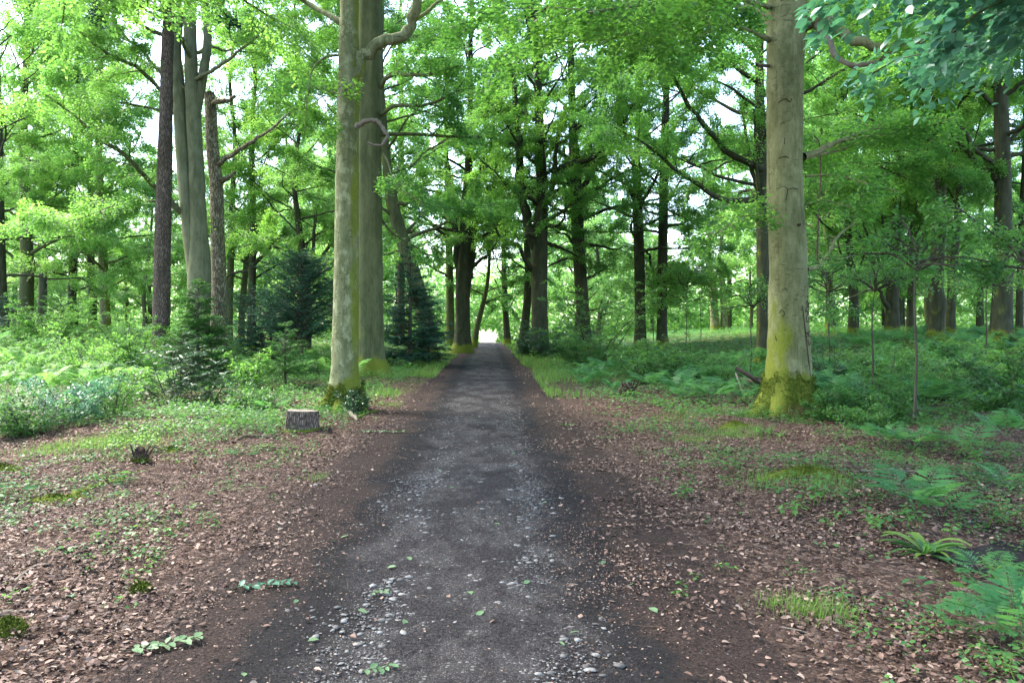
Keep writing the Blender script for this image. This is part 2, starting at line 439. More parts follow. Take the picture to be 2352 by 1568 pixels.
def path_mesh():
    ys = np.concatenate([np.linspace(-4, 20, 240), np.geomspace(20.2, 240, 110)])
    us = np.linspace(-1.55, 1.55, 33)
    rng = np.random.default_rng(5)
    U, Y = np.meshgrid(us, ys)
    X = path_x(Y) + U
    Z = gz(X, Y) + 0.022 - 0.010 * smooth((np.abs(U) - 1.1) / .45) + rng.normal(0, 0.003, X.shape)
    Z -= 0.012 * np.exp(-((np.abs(U) - 0.62) / .22) ** 2)
    w = len(us); i = np.arange(len(ys) - 1)[:, None] * w; j = np.arange(w - 1)[None]
    f = np.stack([i + j, i + j + 1, i + j + 1 + w, i + j + w], -1).reshape(-1, 4)
    a = Acc(); a.add(np.stack([X, Y, Z], -1).reshape(-1, 3), f, np.abs(U).ravel())
    m, nt, out = new_mat('path_earth'); g = G(nt)
    co = g.coord('Object'); u = g.attr('tint')
    fine = g.noise(co, 42, 6, 0.8)
    rag = g.noise(co, 5.5, 6, 0.75)
    mid = g.noise(g.coord('Object', (1.7, 0.75, 1)), 1.4, 7, 0.68)
    base = g.ramp(fine, [(0.38, (0.010, 0.009, 0.010)), (0.5, (0.034, 0.030, 0.031)), (0.64, (0.095, 0.086, 0.085))])
    pat = g.maprange(g.math('ADD', mid, g.math('MULTIPLY', g.math('SUBTRACT', rag, 0.5), 0.45)), 0.44, 0.58)
    pat = g.math('MULTIPLY', pat, g.maprange(g.math('ADD', u, g.math('MULTIPLY', g.math('SUBTRACT', rag, .5), 1.1)), 1.0, 0.6))
    vd = g.voro(co, 110, 'F1', 'Distance'); vc = g.voro(co, 110, 'F1', 'Color')
    s2 = g.node('ShaderNodeSeparateColor'); g.link(vc, s2.inputs[0])
    grit = g.math('MULTIPLY', g.maprange(vd, 0.48, 0.30), g.maprange(s2.outputs[1], 0.40, 0.5))
    vd3 = g.voro(co, 34, 'F1', 'Distance'); vc3 = g.voro(co, 34, 'F1', 'Color')
    s3 = g.node('ShaderNodeSeparateColor'); g.link(vc3, s3.inputs[0])
    peb = g.math('MULTIPLY', g.maprange(g.math('ADD', vd3, g.math('MULTIPLY', fine, .25)), 0.52, 0.40), g.maprange(s3.outputs[1], 0.62, 0.7))
    stone = g.mix(s2.outputs[0], (0.075, 0.07, 0.068), (0.34, 0.325, 0.31))
    worn = g.mix(0.5, base, (0.105, 0.099, 0.094))
    col = g.mix(g.math('MULTIPLY', pat, 0.8), base, worn)
    col = g.mix(g.math('MULTIPLY', grit, g.math('ADD', 0.36, g.math('MULTIPLY', pat, 0.6))), col, stone)
    col = g.mix(g.math('MULTIPLY', peb, g.math('MULTIPLY', pat, 0.85)), col, g.mix(s3.outputs[0], (0.15, 0.145, 0.14), (0.36, 0.35, 0.33)))
    dark = g.maprange(g.math('ADD', g.noise(g.coord('Object', (1.1, .5, 1)), 1.1, 5, 0.65), g.math('MULTIPLY', g.math('SUBTRACT', rag, .5), .25)), 0.54, 0.64)
    col = g.mix(g.math('MULTIPLY', dark, 0.7), col, (0.013, 0.012, 0.0125))
    ru = g.math('ADD', u, g.math('ADD', g.math('MULTIPLY', g.math('SUBTRACT', g.noise(co, 1.3, 4, 0.6), .5), 1.0), g.math('MULTIPLY', g.math('SUBTRACT', rag, .5), 0.55)))
    brown = g.ramp(g.noise(co, 60, 5, 0.78), [(0.36, (0.014, 0.010, 0.0085)), (0.5, (0.052, 0.035, 0.028)), (0.66, (0.130, 0.088, 0.070))])
    damp = g.math('MULTIPLY', g.maprange(ru, 0.55, 0.82), 0.7)
    col = g.mix(damp, col, (0.014, 0.0125, 0.0125))
    col = g.mix(g.math('MULTIPLY', g.maprange(ru, .88, 1.12), 0.95), col, brown)
    col = g.mix(1.0, col, (0.74, 0.72, 0.71), 'MULTIPLY')
    h = g.math('ADD', fine, g.math('ADD', g.math('MULTIPLY', grit, 0.6), g.math('MULTIPLY', peb, 1.2)))
    g.link(g.bsdf(col, 0.88, g.bump(h, 1.0, 0.03), 0.12), out.inputs['Surface'])
    return kind(a.build('path', m), 'structure')
path_mesh()

def noise2(x, y, s, seed=0):
    """cheap smooth patch noise in 0..1"""
    r = np.random.default_rng(seed); out = np.zeros_like(np.asarray(x, float))
    for k in range(7):
        a = r.uniform(0, 6.28); fq = s * r.uniform(.5, 2.2); ph = r.uniform(0, 6.28)
        out = out + np.sin((x * math.cos(a) + y * math.sin(a)) * fq + ph)
    return np.clip(out / 7 * 1.1 + 0.5, 0, 1)

def view_scatter(rng, n, y0, y1, margin=0.6, pw=1.0):
    """n points of ground spread over the strip y0..y1 of the view and a little beyond its sides"""
    t = rng.random(n)
    y = (y0 ** (2 / pw) + t * (y1 ** (2 / pw) - y0 ** (2 / pw))) ** (pw / 2)
    x = rng.uniform(-1, 1, n) * (0.72 * y + margin)
    return x, y

def litter():
    rng = np.random.default_rng(11)
    a = Acc()
    for n, y0, y1, s0, s1 in ((44000, 2.6, 7.5, .024, .056), (60000, 7.5, 16, .034, .060), (40000, 16, 34, .06, .09), (130000, 2.6, 9, .006, .022), (70000, 9, 20, .014, .032)):
        x, y = view_scatter(rng, n, y0, y1)
        u = np.abs(x - path_x(y)); right = x > path_x(y)
        o_ = .62 if s1 < .04 else .1
        keep = rng.random(n) < np.where(right, smooth((u - .92 + o_) / .55) * (0.3 + .7 * smooth((noise2(x, y, 1.9, 6) - .22) / .3)), 0.9 * smooth((u - 1.1 + o_) / .9)) * (0.25 + 0.75 * smooth((noise2(x, y, 2.2, 4) - .3) / .3)) + np.where(s1 < .04, .05, .006)
        x, y = x[keep], y[keep]; k = len(x)
        z = gz(x, y) + 0.006 + rng.random(k) ** 2 * 0.03 + np.where(np.abs(x - path_x(y)) < 1.55, .02, 0)
        an = rng.uniform(0, 6.283, k)
        ax = np.stack([np.cos(an), np.sin(an), rng.normal(0, .20, k)], 1)
        nr = np.stack([rng.normal(0, .30, k), rng.normal(0, .30, k), np.ones(k)], 1)
        sz = rng.uniform(s0 * .85, s1 * .9, k)
        leaves(a, np.stack([x, y, z], 1) - ax * sz[:, None] * .5, ax, nr, sz, 0.62, 1 if y0 < 3 and s1 > .05 else 0, rng.random(k), rng.uniform(-.3, .45, (k, 1)))
    m, nt, out = new_mat('dry_leaf'); g = G(nt)
    t = g.attr('tint')
    col = g.ramp(t, [(0.0, (0.022, 0.014, 0.011)), (0.3, (0.070, 0.043, 0.032)), (0.6, (0.140, 0.088, 0.066)), (0.85, (0.215, 0.145, 0.112)), (1.0, (0.31, 0.235, 0.18))])
    big = g.noise(g.coord('Object'), 0.8, 3)
    col = g.mix(g.math('MULTIPLY', g.maprange(big, 0.56, 0.7), 0.55), col, (0.05, 0.026, 0.024))
    g.link(g.bsdf(col, 0.7, None, 0.18), out.inputs['Surface'])
    return kind(a.build('leaf_litter', m), 'stuff')
litter()

def twig_litter():
    rng = np.random.default_rng(15); a = Acc()
    x, y = view_scatter(rng, 1500, 2.6, 15)
    for px_, py_ in zip(x, y):
        u = abs(px_ - path_x(py_))
        if u < .7 or (u < 1.4 and rng.random() < .6): continue
        L = rng.uniform(.05, .26) * (1.3 if rng.random() < .15 else .8); an = rng.uniform(0, 6.28)
        w = wander(rng, [px_, py_, 0], [math.cos(an), math.sin(an), 0], L, 4, .18); w[:, 2] = gz(w[:, 0], w[:, 1]) + .02 + .012 * rng.random(4)
        tube(a, w, np.linspace(.0035, .0015, 4) * rng.uniform(.6, 1.4), 4, rng.random())
    return kind(a.build('twig_litter', M['deadwood']), 'stuff')
twig_litter()

def ico():
    t = (1 + 5 ** .5) / 2
    v = unit(np.array([(-1, t, 0), (1, t, 0), (-1, -t, 0), (1, -t, 0), (0, -1, t), (0, 1, t), (0, -1, -t), (0, 1, -t), (t, 0, -1), (t, 0, 1), (-t, 0, -1), (-t, 0, 1)], float))
    f = np.array([(0, 11, 5), (0, 5, 1), (0, 1, 7), (0, 7, 10), (0, 10, 11), (1, 5, 9), (5, 11, 4), (11, 10, 2), (10, 7, 6), (7, 1, 8), (3, 9, 4), (3, 4, 2), (3, 2, 6), (3, 6, 8), (3, 8, 9), (4, 9, 5), (2, 4, 11), (6, 2, 10), (8, 6, 7), (9, 8, 1)])
    return v, f
def gravel():
    rng = np.random.default_rng(21)
    V, Fc = ico(); a = Acc()
    for n, y0, y1, s0, s1 in ((30000, 2.6, 9, .003, .008), (2600, 2.6, 9, .009, .026), (3500, 9, 18, .008, .02)):
        y = rng.uniform(y0, y1, n); u = rng.normal(0, .62, n); x = path_x(y) + u
        ns = noise2(x * 1.6, y * .8, 2.6, 9)
        w = smooth((ns - .30) / .45) * smooth((1.25 - np.abs(u)) / .4)
        w = w * (0.35 + 0.65 * np.maximum(np.exp(-((u - .42) / .28) ** 2), np.exp(-((u + .45) / .3) ** 2)))
        keep = rng.random(n) < .8 * w + 0.04
        x, y, u = x[keep], y[keep], u[keep]; k = len(x)
        s = s0 + (s1 - s0) * rng.random(k) ** 1.8
        jit = rng.uniform(.72, 1.25, (k, 12, 1)); an = rng.uniform(0, 6.283, k)
        sx = s * rng.uniform(1, 1.7, k)
        vx = V[None, :, 0] * sx[:, None]; vy = V[None, :, 1] * s[:, None] * .9; vz = V[None, :, 2] * (s * rng.uniform(.22, .42, k))[:, None]
        c, sn = np.cos(an)[:, None], np.sin(an)[:, None]
        p = np.stack([vx * c - vy * sn, vx * sn + vy * c, vz], -1) * jit
        p += np.stack([x, y, gz(x, y) + 0.018 - s * .02], 1)[:, None, :]
        f = (np.arange(k) * 12)[:, None, None] + Fc[None]
        a.add(p.reshape(-1, 3), f.reshape(-1, 3), np.repeat(rng.random(k), 12))
    m, nt, out = new_mat('limestone_chip'); g = G(nt)
    n = g.noise(g.coord('Object'), 40, 4, 0.7)
    col = g.mix(g.attr('tint'), (0.05, 0.047, 0.044), (0.185, 0.178, 0.165))
    col = g.mix(g.math('MULTIPLY', g.maprange(n, 0.45, 0.65), 0.5), col, (0.08, 0.072, 0.07))
    g.link(g.bsdf(col, 0.75, g.bump(n, 0.4, 0.004), 0.3), out.inputs['Surface'])
    return kind(a.build('gravel', m), 'stuff')
gravel()

# ------------------------------------------------------------------ trees
class Tree:
    def __init__(self, name, label, d, px, seed, bark='bark', leaf='leaf', leaf_size=None, cover=0.8, group=None, cat='tree', detail=0, py=None):
        x = at(px, d)
        self.base = np.array([x, d, float(gz(x, d))]); self.d = d
        self.rng = np.random.default_rng(seed)
        self.root = thing(name, label, cat, self.base, group)
        self.trunk, self.crown, self.limbs, self.sprays = Acc(), Acc(), [], []
        self.bark, self.leaf, self.cover, self.detail = bark, leaf, cover, detail
        self.ls = leaf_size or max(0.075, 0.0023 * d)
    def T(self, px, py, dd=0.0): return P(px, py, self.d + dd) - self.base
    def stem(self, pts, flare=0.9, k=None, lobes=0.08, extra=None, groove=0.0, top=None, step=0.3):
        """pts = [(px, py, width px)] from the foot up; top = (height, lean x, lean y) grows it on above the picture"""
        s = self.d / F
        q = [[*self.T(p[0], p[1]), p[2] * s * .5] for p in pts]
        if flare: q[0][2] = min(q[0][2], 0.0); q.insert(0, [q[0][0], q[0][1], -0.35, q[0][3]])
        if top:
            h, lx, ly = top
            h *= 1.7 if self.d > 26 else 1.0
            p0 = q[-1]; n = 5
            for i in range(1, n + 1):
                t = i / n
                q.append([p0[0] + lx * t + self.rng.normal(0, .12), p0[1] + ly * t + self.rng.normal(0, .12), p0[2] + (h - p0[2]) * t, p0[3] * (1 - .86 * t)])
        q = np.array(q); q[1:-1, 1] += self.rng.normal(0, .02, len(q) - 2)
        L = np.linalg.norm(np.diff(q[:, :3], axis=0), axis=1).sum()
        n = max(6, int(L / step)); q = resample(q, n)
        k = k or (28 if self.d < 20 else 18 if self.d < 35 else 12)
        ph = self.rng.uniform(0, 6.28, 4); rr = self.rng
        wob = rr.normal(0, 1, (n, 3))
        z = q[:, 2]
        fl = flare * np.exp(-np.maximum(z, 0) / 0.30) if flare else np.zeros(n)
        def shape(th, i):
            f = 1 + lobes * .35 * np.sin(2 * th + ph[0] + .05 * z[i]) + lobes * .25 * np.sin(3 * th + ph[1] + .1 * z[i])
            f = f + .012 * wob[i, 0] + .010 * wob[i, 1] * np.sin(4 * th + ph[2])
            f = f + fl[i] * (0.55 + 0.45 * np.sin(5 * th + ph[3])) 
            if groove: f = f - groove * np.exp(-((np.mod(th - 4.5 + .03 * z[i], 2 * math.pi) - .35) / .22) ** 2)
            return f
        tube(self.trunk, q[:, :3], q[:, 3], k, 0.5, shape)
        self.axis = q
        return q
    def on_axis(self, h):
        a = self.axis; return np.array([np.interp(h, a[:, 2], a[:, c]) for c in (0, 1, 2, 3)])
    def limb(self, pts, w0, w1, own=True, twigs=True, lift=0.0, bark=None, name='limb', dens=1.0, k=None, r_m=False, sec_from=0.25, smax=1.6):
        """pts in object space; widths in picture px unless r_m (radii in metres)"""
        q = resample(pts, max(6, int(len(pts) * 3)))
        n = len(q); s = 1.0 if r_m else self.d / F * .5
        rad = np.interp(np.linspace(0, 1, n), [0, 1], [w0 * s, w1 * s])
        rad = rad * (1 + .07 * self.rng.normal(0, 1, n))
        rad[0] *= 1.25
        acc = Acc() if own else self.trunk
        q[1:-1] += self.rng.normal(0, .25, (n - 2, 3)) * rad[1:-1, None]
        tube(acc, q, rad, k or (10 if self.d < 20 else 7 if self.d < 40 else 5))
        if own: self.limbs.append((name, acc, bark or self.bark))
        if twigs: self.twigs(q, rad, acc, dens, sec_from, smax)
        return q
    def twigs(self, q, rad, acc, dens, sec_from, smax):
        seg = np.linalg.norm(np.diff(q, axis=0), axis=1); L = seg.sum(); cum = np.concatenate([[0], np.cumsum(seg)]) / max(L, 1e-6)
        rng = self.rng
        step = 0.33 / dens
        t = sec_from + rng.random() * .08; side = 1
        while t < 1.0:
            p = np.array([np.interp(t, cum, q[:, c]) for c in range(3)])
            i = min(np.searchsorted(cum, t), len(q) - 1); tg = unit(q[i] - q[i - 1])
            hor = unit(np.array([-tg[1], tg[0], 0]) + 1e-6)
            dv = tg * rng.uniform(.35, .9) + hor * side * rng.uniform(.5, 1.0) + np.array([0, 0, rng.uniform(-.38, .42)])
            if abs(tg[2]) > .75:
                an = rng.uniform(0, 6.28); dv = np.array([math.cos(an), math.sin(an), rng.uniform(.05, .5)])
            ln = min(smax, (0.30 + 0.50 * (1 - t)) * L) * rng.uniform(.55, 1.2)
            w = wander(rng, p, dv, ln, 5, .16, .03, .20)
            r = float(np.interp(t, cum, rad)) * .5
            tube(acc, w, np.linspace(min(r, .018 * ln + .008), .005, 5), 4 if self.d < 30 else 3)
            self.sprays.append((w, ln, self.cover))
            t += step / L * rng.uniform(.7, 1.3); side = -side
        self.sprays.append((q[-4:], max(0.5, np.linalg.norm(q[-1] - q[-4])), self.cover))
    def auto(self, z0, z1, n, R, lift=(5, 55), bias=None, dens=0.9, own=False, rfac=.34, skip=None):
        """n boughs round the trunk between heights z0 and z1, spread R at the widest"""
        rng = self.rng; az = rng.uniform(0, 6.28); n = int(n * 1.85); R = R * 1.22; z0 = max(2.4, z0 - .9)
        if self.d > 26: z1 *= 1.66; n = int(n * 1.6)
        for i in range(n):
            t = (i + rng.uniform(-.3, .3)) / max(n - 1, 1); t = min(max(t, 0), 1)
            h = z0 + (z1 - z0) * t
            az += 2.4 + rng.normal(0, .35)
            a2 = az
            if bias is not None and rng.random() < .55: a2 = bias + rng.normal(0, .7)
            c = self.on_axis(h)
            el = math.radians(lift[0] + 12 + (lift[1] - lift[0]) * t ** 1.2 + rng.normal(0, 8))
            L = R * (1.05 - .6 * t ** 2.2) * rng.uniform(.7, 1.1)
            dv = np.array([math.cos(a2) * math.cos(el), math.sin(a2) * math.cos(el), math.sin(el)])
            w = wander(rng, c[:3], dv, L, 9, .15, .04, .11)
            self.limb(w, max(c[3] * rfac, .02), .012, own, True, r_m=True, dens=dens, sec_from=.42)
    def finish(self, bark_limbs=True):
        rng = self.rng; pos, ax, nr, sz, tn = [], [], [], [], []
        la = self.ls ** 2 * .34
        for w, ln, cov in self.sprays:
            W = .34 * ln + .12
            n = int((1.75 if self.d > 26 else 1.8) * cov * ln * W * 1.3 / la * rng.uniform(.45, 1.3))
            if n < 1: continue
            t = rng.random(n) ** .6; s = rng.uniform(-1, 1, n)
            c = np.linspace(0, 1, len(w))
            p = np.stack([np.interp(t, c, w[:, k]) for k in range(3)], 1)
            dr = unit(w[-1] - w[0]); sd = unit(np.array([-dr[1], dr[0], rng.normal(0, .12)]))
            wd = W * (1.05 - .7 * t) * (0.4 + 0.6 * rng.random(n))
            p = p + sd * (s * wd)[:, None] + dr * (np.abs(s) * wd * .55)[:, None]
            p[:, 2] += -np.abs(s) * wd * .18 + rng.normal(0, .05 + .055 * ln, n) - .10 * ln * t ** 2
            a = dr * .8 + sd * np.sign(s)[:, None] * .75 + rng.normal(0, .35, (n, 3)); a[:, 2] -= .18
            N = np.stack([rng.normal(0, .6, n), rng.normal(0, .6, n), np.ones(n)], 1)
            pos.append(p); ax.append(a); nr.append(N); sz.append(self.ls * rng.uniform(.7, 1.25, n))
            tn.append(np.clip(rng.normal(.5, .22, n) + rng.normal(0, .15), 0, 1))
        self.trunk.build('trunk', M[self.bark], self.root)
        for nm, acc, b in self.limbs: acc.build(nm, M[b], self.root)
        if pos:
            leaves(self.crown, np.concatenate(pos), np.concatenate(ax), np.concatenate(nr), np.concatenate(sz), .62, self.detail, np.concatenate(tn))
            self.crown.build('crown', M[self.leaf], self.root)
        self.nleaf = sum(map(len, pos)); Tree.total = getattr(Tree, 'total', 0) + self.nleaf; print('LEAVES', self.nleaf, Tree.total)
        return self

def rel(t, pts):
    """[(px, py[, dd])] -> object-space points on tree t"""
    return [t.T(p[0], p[1], p[2] if len(p) > 2 else 0.0) for p in pts]

# --- the pale leaning beech on the left edge of the path
t = Tree('beech_tree', 'pale lichen-blotched beech with a mossy foot beside the sawn stump, forking high up', 14.8, 793, 101, 'bark_pale', leaf_size=.08, cover=.55)
t.stem([(786, 950, 84), (792, 900, 66), (794, 800, 62), (796, 650, 58), (797, 500, 55), (799, 350, 52), (800, 250, 52), (802, 180, 52), (801, 90, 46), (803, 0, 42)], flare=.75, top=(15.5, .3, .4))
t.limb(rel(t, [(806, 178), (832, 132), (870, 100), (918, 84), (946, 58), (956, 10, -.2), (975, -70, -.3), (1000, -160, -.4)]), 34, 15, twigs=True, dens=.5, sec_from=.85)
t.limb(rel(t, [(820, 292, -.28), (840, 279, -.35), (864, 277, -.4), (878, 292, -.42), (889, 314, -.44), (876, 333, -.46), (862, 334, -.48), (844, 328, -.5)]), 12, 5, twigs=False, bark='palewood', name='dead_branch')
t.limb(rel(t, [(785, 52), (740, 28, .2), (690, -5, .4), (610, -60, .6), (540, -80, .9)]), 14, 4, dens=1.0)
t.limb(rel(t, [(776, 128), (742, 134, -.3), (716, 165, -.5), (706, 230, -.7), (700, 300, -.8)]), 5, 2, dens=1.3, smax=.8)
t.limb(rel(t, [(952, 46), (985, 22, .4), (1030, -12, .8), (1100, -50, 1.5)]), 10, 3, dens=.7, sec_from=.6)
t.cover = 1.15
t.auto(9.8, 15.5, 17, 5.2, (15, 60), dens=.9, bias=-.6)
t.finish()

# --- the thick grooved beech right behind it
t = Tree('beech_tree', 'thick grey-green grooved beech close behind the pale lichen-blotched one', 23.5, 853, 102, 'bark', leaf_size=.085, cover=.6)
t.stem([(855, 872, 78), (853, 820, 62), (851, 700, 58), (850, 500, 56), (848, 300, 55), (850, 150, 54), (852, 0, 52)], flare=.6, groove=.22, lobes=.12, top=(18, .2, .5))
t.limb(rel(t, [(868, 205), (900, 172, -.5), (945, 172, -1), (985, 172, -1.4), (1020, 160, -1.8), (1060, 150, -2.2)]), 13, 4, dens=.8)
t.limb(rel(t, [(868, 265), (915, 243, -.4), (975, 242, -.7), (1035, 218, -1), (1062, 190, -1.4)]), 11, 4, dens=.8)
t.limb(rel(t, [(870, 310), (940, 308, .3), (1030, 314, .5), (1108, 315, .6)]), 9, 6, dens=.5, name='dead_branch')
t.limb(rel(t, [(872, 335), (892, 375, -.5), (908, 420, -1), (950, 455, -1.4), (1000, 475, -1.8)]), 6, 2, dens=.8)
t.limb(rel(t, [(868, 495), (900, 535, .3), (940, 558, .6), (985, 590, .9)]), 6, 2, dens=.8, smax=1.0)
t.limb(rel(t, [(832, 250), (770, 215, 1.0), (700, 200, 1.8), (620, 210, 2.6)]), 9, 3, dens=.8)
t.cover = 1.0
t.auto(12.6, 18, 14, 5.6, (5, 60), dens=.9)
t.finish()

# --- the big mossy beech on the right
t = Tree('beech_tree', 'big smooth olive beech right of the path with thick green moss over its foot', 14.7, 1810, 103, 'bark_mossy', leaf_size=.08, cover=.6)
t.stem([(1806, 935, 118), (1810, 880, 102), (1812, 800, 95), (1811, 700, 88), (1810, 600, 83), (1805, 450, 79), (1802, 300, 79), (1803, 150, 81), (1806, 50, 88), (1808, 0, 90), (1806, -80, 72)], flare=.35, k=36, lobes=.06, top=(17, .2, .6), step=.18)
big = t
t.limb(rel(t, [(1838, 66), (1868, 48), (1915, 60, -.3), (1965, 98, -.6), (2050, 112, -1.0), (2110, 95, -1.3), (2165, 60, -1.8)]), 30, 12, dens=.5, sec_from=.6)
t.limb(rel(t, [(1878, 60, -.2), (1900, 92, -.5), (1922, 132, -.9), (1965, 150, -1.2), (2020, 140, -1.5), (2075, 100, -1.8)]), 16, 7, dens=.6, sec_from=.5, bark='palewood')
t.limb(rel(t, [(1845, 360), (1880, 348, .3), (1925, 325, .8), (1985, 302, 1.4), (2060, 272, 2.0)]), 15, 5, dens=1.1)
t.limb(rel(t, [(1848, 362), (1900, 352, .6), (1960, 335, 1.3), (2010, 318, 1.9)]), 8, 3, dens=1.1)
t.limb(rel(t, [(1852, 618, .2), (1880, 612, .5), (1902, 585, .8), (1922, 545, 1.2), (1965, 510, 1.8)]), 11, 4, dens=.8)
t.limb(rel(t, [(1879, 610, .5), (1878, 560, .5), (1880, 470, .6), (1885, 400, .7), (1882, 330, .6), (1870, 312, .5)]), 5, 3, twigs=False, name='dead_branch', bark='deadwood')
t.limb(rel(t, [(1772, 152), (1755, 151, -.2), (1738, 150, -.35)]), 9, 6, twigs=False, name='broken_stub', bark='deadwood')
t.limb(rel(t, [(1850, 405, .2), (1900, 402, .1), (1960, 412, -.8), (2020, 432, -1.5)]), 5, 2, dens=1.5, smax=.8, sec_from=.4)
t.limb(rel(t, [(1850, 470, .2), (1890, 460, .1), (1930, 470, -.6), (1985, 485, -1.2)]), 5, 2, dens=1.6, smax=.8, sec_from=.4)
t.limb(rel(t, [(1765, 505, .3), (1725, 495, .2), (1690, 505, -.3), (1645, 535, -.9)]), 5, 2, dens=2.2, smax=.8, sec_from=.05)
t.limb(rel(t, [(1772, 60), (1730, 20, .8), (1670, -30, 1.6), (1600, -70, 2.2)]), 16, 5, dens=.9)
t.limb(rel(t, [(1845, 30), (1880, -10, 1.2), (1930, -60, 2.4)]), 18, 6, dens=.9)
t.limb(rel(t, [(1772, 95), (1700, 62, -.8), (1600, 48, -1.8), (1500, 62, -2.8), (1400, 92, -3.6)]), 11, 3, dens=1.1)
t.limb(rel(t, [(1774, 22), (1690, -6, -1.2), (1580, 4, -2.6), (1470, 14, -3.8), (1350, 30, -4.8)]), 11, 3, dens=1.1)
t.limb(rel(t, [(1774, 40), (1715, 20, 1), (1620, 10, 2.4), (1500, 20, 4), (1360, 10, 5.5)]), 12, 3, dens=1.1)
t.cover = 1.15
t.auto(9.8, 16.5, 18, 5.8, (15, 60), dens=.9, bias=3.6)
t.leaf = 'leaf_near' if False else 'leaf'
# spreading mossy foot, roots and scars
def foot(t, name, roots, r0, h, seed):
    rng = np.random.default_rng(seed); a = Acc()
    nth, nz = 72, 16
    th = np.linspace(0, 2 * math.pi, nth, endpoint=False)
    V_ = []
    for iz in range(nz):
        z = h * (1 - iz / (nz - 1)) - .03
        tt = iz / (nz - 1)
        top = .06 * np.sin(th * 3 + 1) + .05 * np.sin(th * 7)
        r = r0 * (1.0 + .10 * tt)
        for (an, ln, wd) in roots:
            dd = np.abs((th - an + math.pi) % (2 * math.pi) - math.pi)
            r = r + ln * np.exp(-(dd / wd) ** 2) * tt ** 2.4
        r = r * (1 + .03 * rng.normal(0, 1, nth)) + .012
        V_.append(np.stack([np.cos(th) * r, np.sin(th) * r, np.full(nth, z) + top * (1 - tt)], 1))
    V_ = np.array(V_).reshape(-1, 3)
    gx = V_[:, :2] + t.base[:2]
    V_[:, 2] += (gz(gx[:, 0], gx[:, 1]) - t.base[2]) * (1 - np.clip(V_[:, 2] / h, 0, 1))
    i = np.arange(nz - 1)[:, None] * nth; j = np.arange(nth)[None]; j2 = (j + 1) % nth
    a.add(V_, np.stack([i + j, i + nth + j, i + nth + j2, i + j2], -1).reshape(-1, 4), .4)
    # cushions of moss shoots
    k = 5200
    pick = rng.integers(0, len(V_), k); p = V_[pick] + rng.normal(0, .018, (k, 3))
    o = unit(np.stack([p[:, 0], p[:, 1], np.full(k, .25)], 1)) + rng.normal(0, .5, (k, 3))
    leaves(a, p, o, rng.normal(0, 1, (k, 3)), rng.uniform(.02, .045, k), .5, 0, rng.random(k))
    return a.build(name, M['moss'], t.root)
foot(t, 'moss', [(3.5, .55, .30), (4.3, .22, .35), (5.3, .26, .30), (6.1, .34, .35), (2.6, .25, .3), (1.2, .3, .4)], .415, .72, 5)
def scar(t, name, strokes, r, mat='rot', lift=.006):
    """grown-over carving or crack: thin raised lips that follow the trunk's face; strokes in picture units"""
    a = Acc()
    for st in strokes:
        pts = []
        for (px, py) in resample([(x, y, 0) for x, y in st], max(4, len(st) * 4))[:, :2]:
            p = t.T(px, py); c = t.on_axis(p[2]); dx = p[0] - c[0]
            dy = -math.sqrt(max(c[3] ** 2 - dx ** 2, (.12 * c[3]) ** 2))
            pts.append((p[0], c[1] + dy - lift, p[2]))
        tube(a, pts, r, 5)
    return a.build(name, M[mat], t.root)
scar(t, 'bark_crack', [[(1829, 703), (1833, 740), (1838, 790), (1843, 830), (1847, 862)]], .008)
scar(t, 'carving', [[(1842, 690), (1849, 697), (1852, 705)], [(1842, 692), (1843, 700), (1846, 700)], [(1845, 702), (1839, 712), (1838, 717)], [(1846, 703), (1851, 712)], [(1837, 718), (1843, 714), (1850, 721)], [(1846, 718), (1841, 727), (1840, 735), (1845, 740), (1849, 736), (1848, 730)]], .006)
scar(t, 'carving', [[(1836, 767), (1840, 763), (1844, 769)], [(1844, 761), (1852, 760)], [(1844, 762), (1844, 771)], [(1837, 772), (1850, 771), (1853, 775)], [(1838, 772), (1837, 782)], [(1841, 778), (1844, 789), (1848, 791), (1852, 783)]], .006)
scar(t, 'knot', [[(1818, 520), (1822, 522), (1826, 519)]], .02)
for st in ([(1776, 438), (1790, 434), (1798, 441), (1808, 438), (1820, 440)], [(1797, 440), (1796, 452), (1793, 466)], [(1778, 370), (1790, 367), (1800, 371)], [(1790, 325), (1789, 340)], [(1776, 245), (1790, 238), (1800, 246), (1804, 238)], [(1779, 720), (1784, 712), (1789, 721), (1784, 728)], [(1785, 668), (1790, 664), (1795, 669)], [(1772, 770), (1774, 782)]):
    scar(t, 'knot', [st], .007)
t.finish()

# --- left group: pine, twin beech, dead trunk
t = Tree('pine_tree', 'straight reddish-barked pine standing left of the twin-stemmed beech', 27.0, 371, 104, 'bark_pine', leaf='needle', leaf_size=.12)
t.stem([(371, 845, 42), (371, 760, 38), (373, 600, 36), (376, 450, 34), (380, 300, 31), (383, 200, 28), (384, 100, 26)], flare=.25, top=(19, .3, .4))
t.auto(13, 18.5, 12, 2.6, (0, 50), dens=.8)
t.finish()

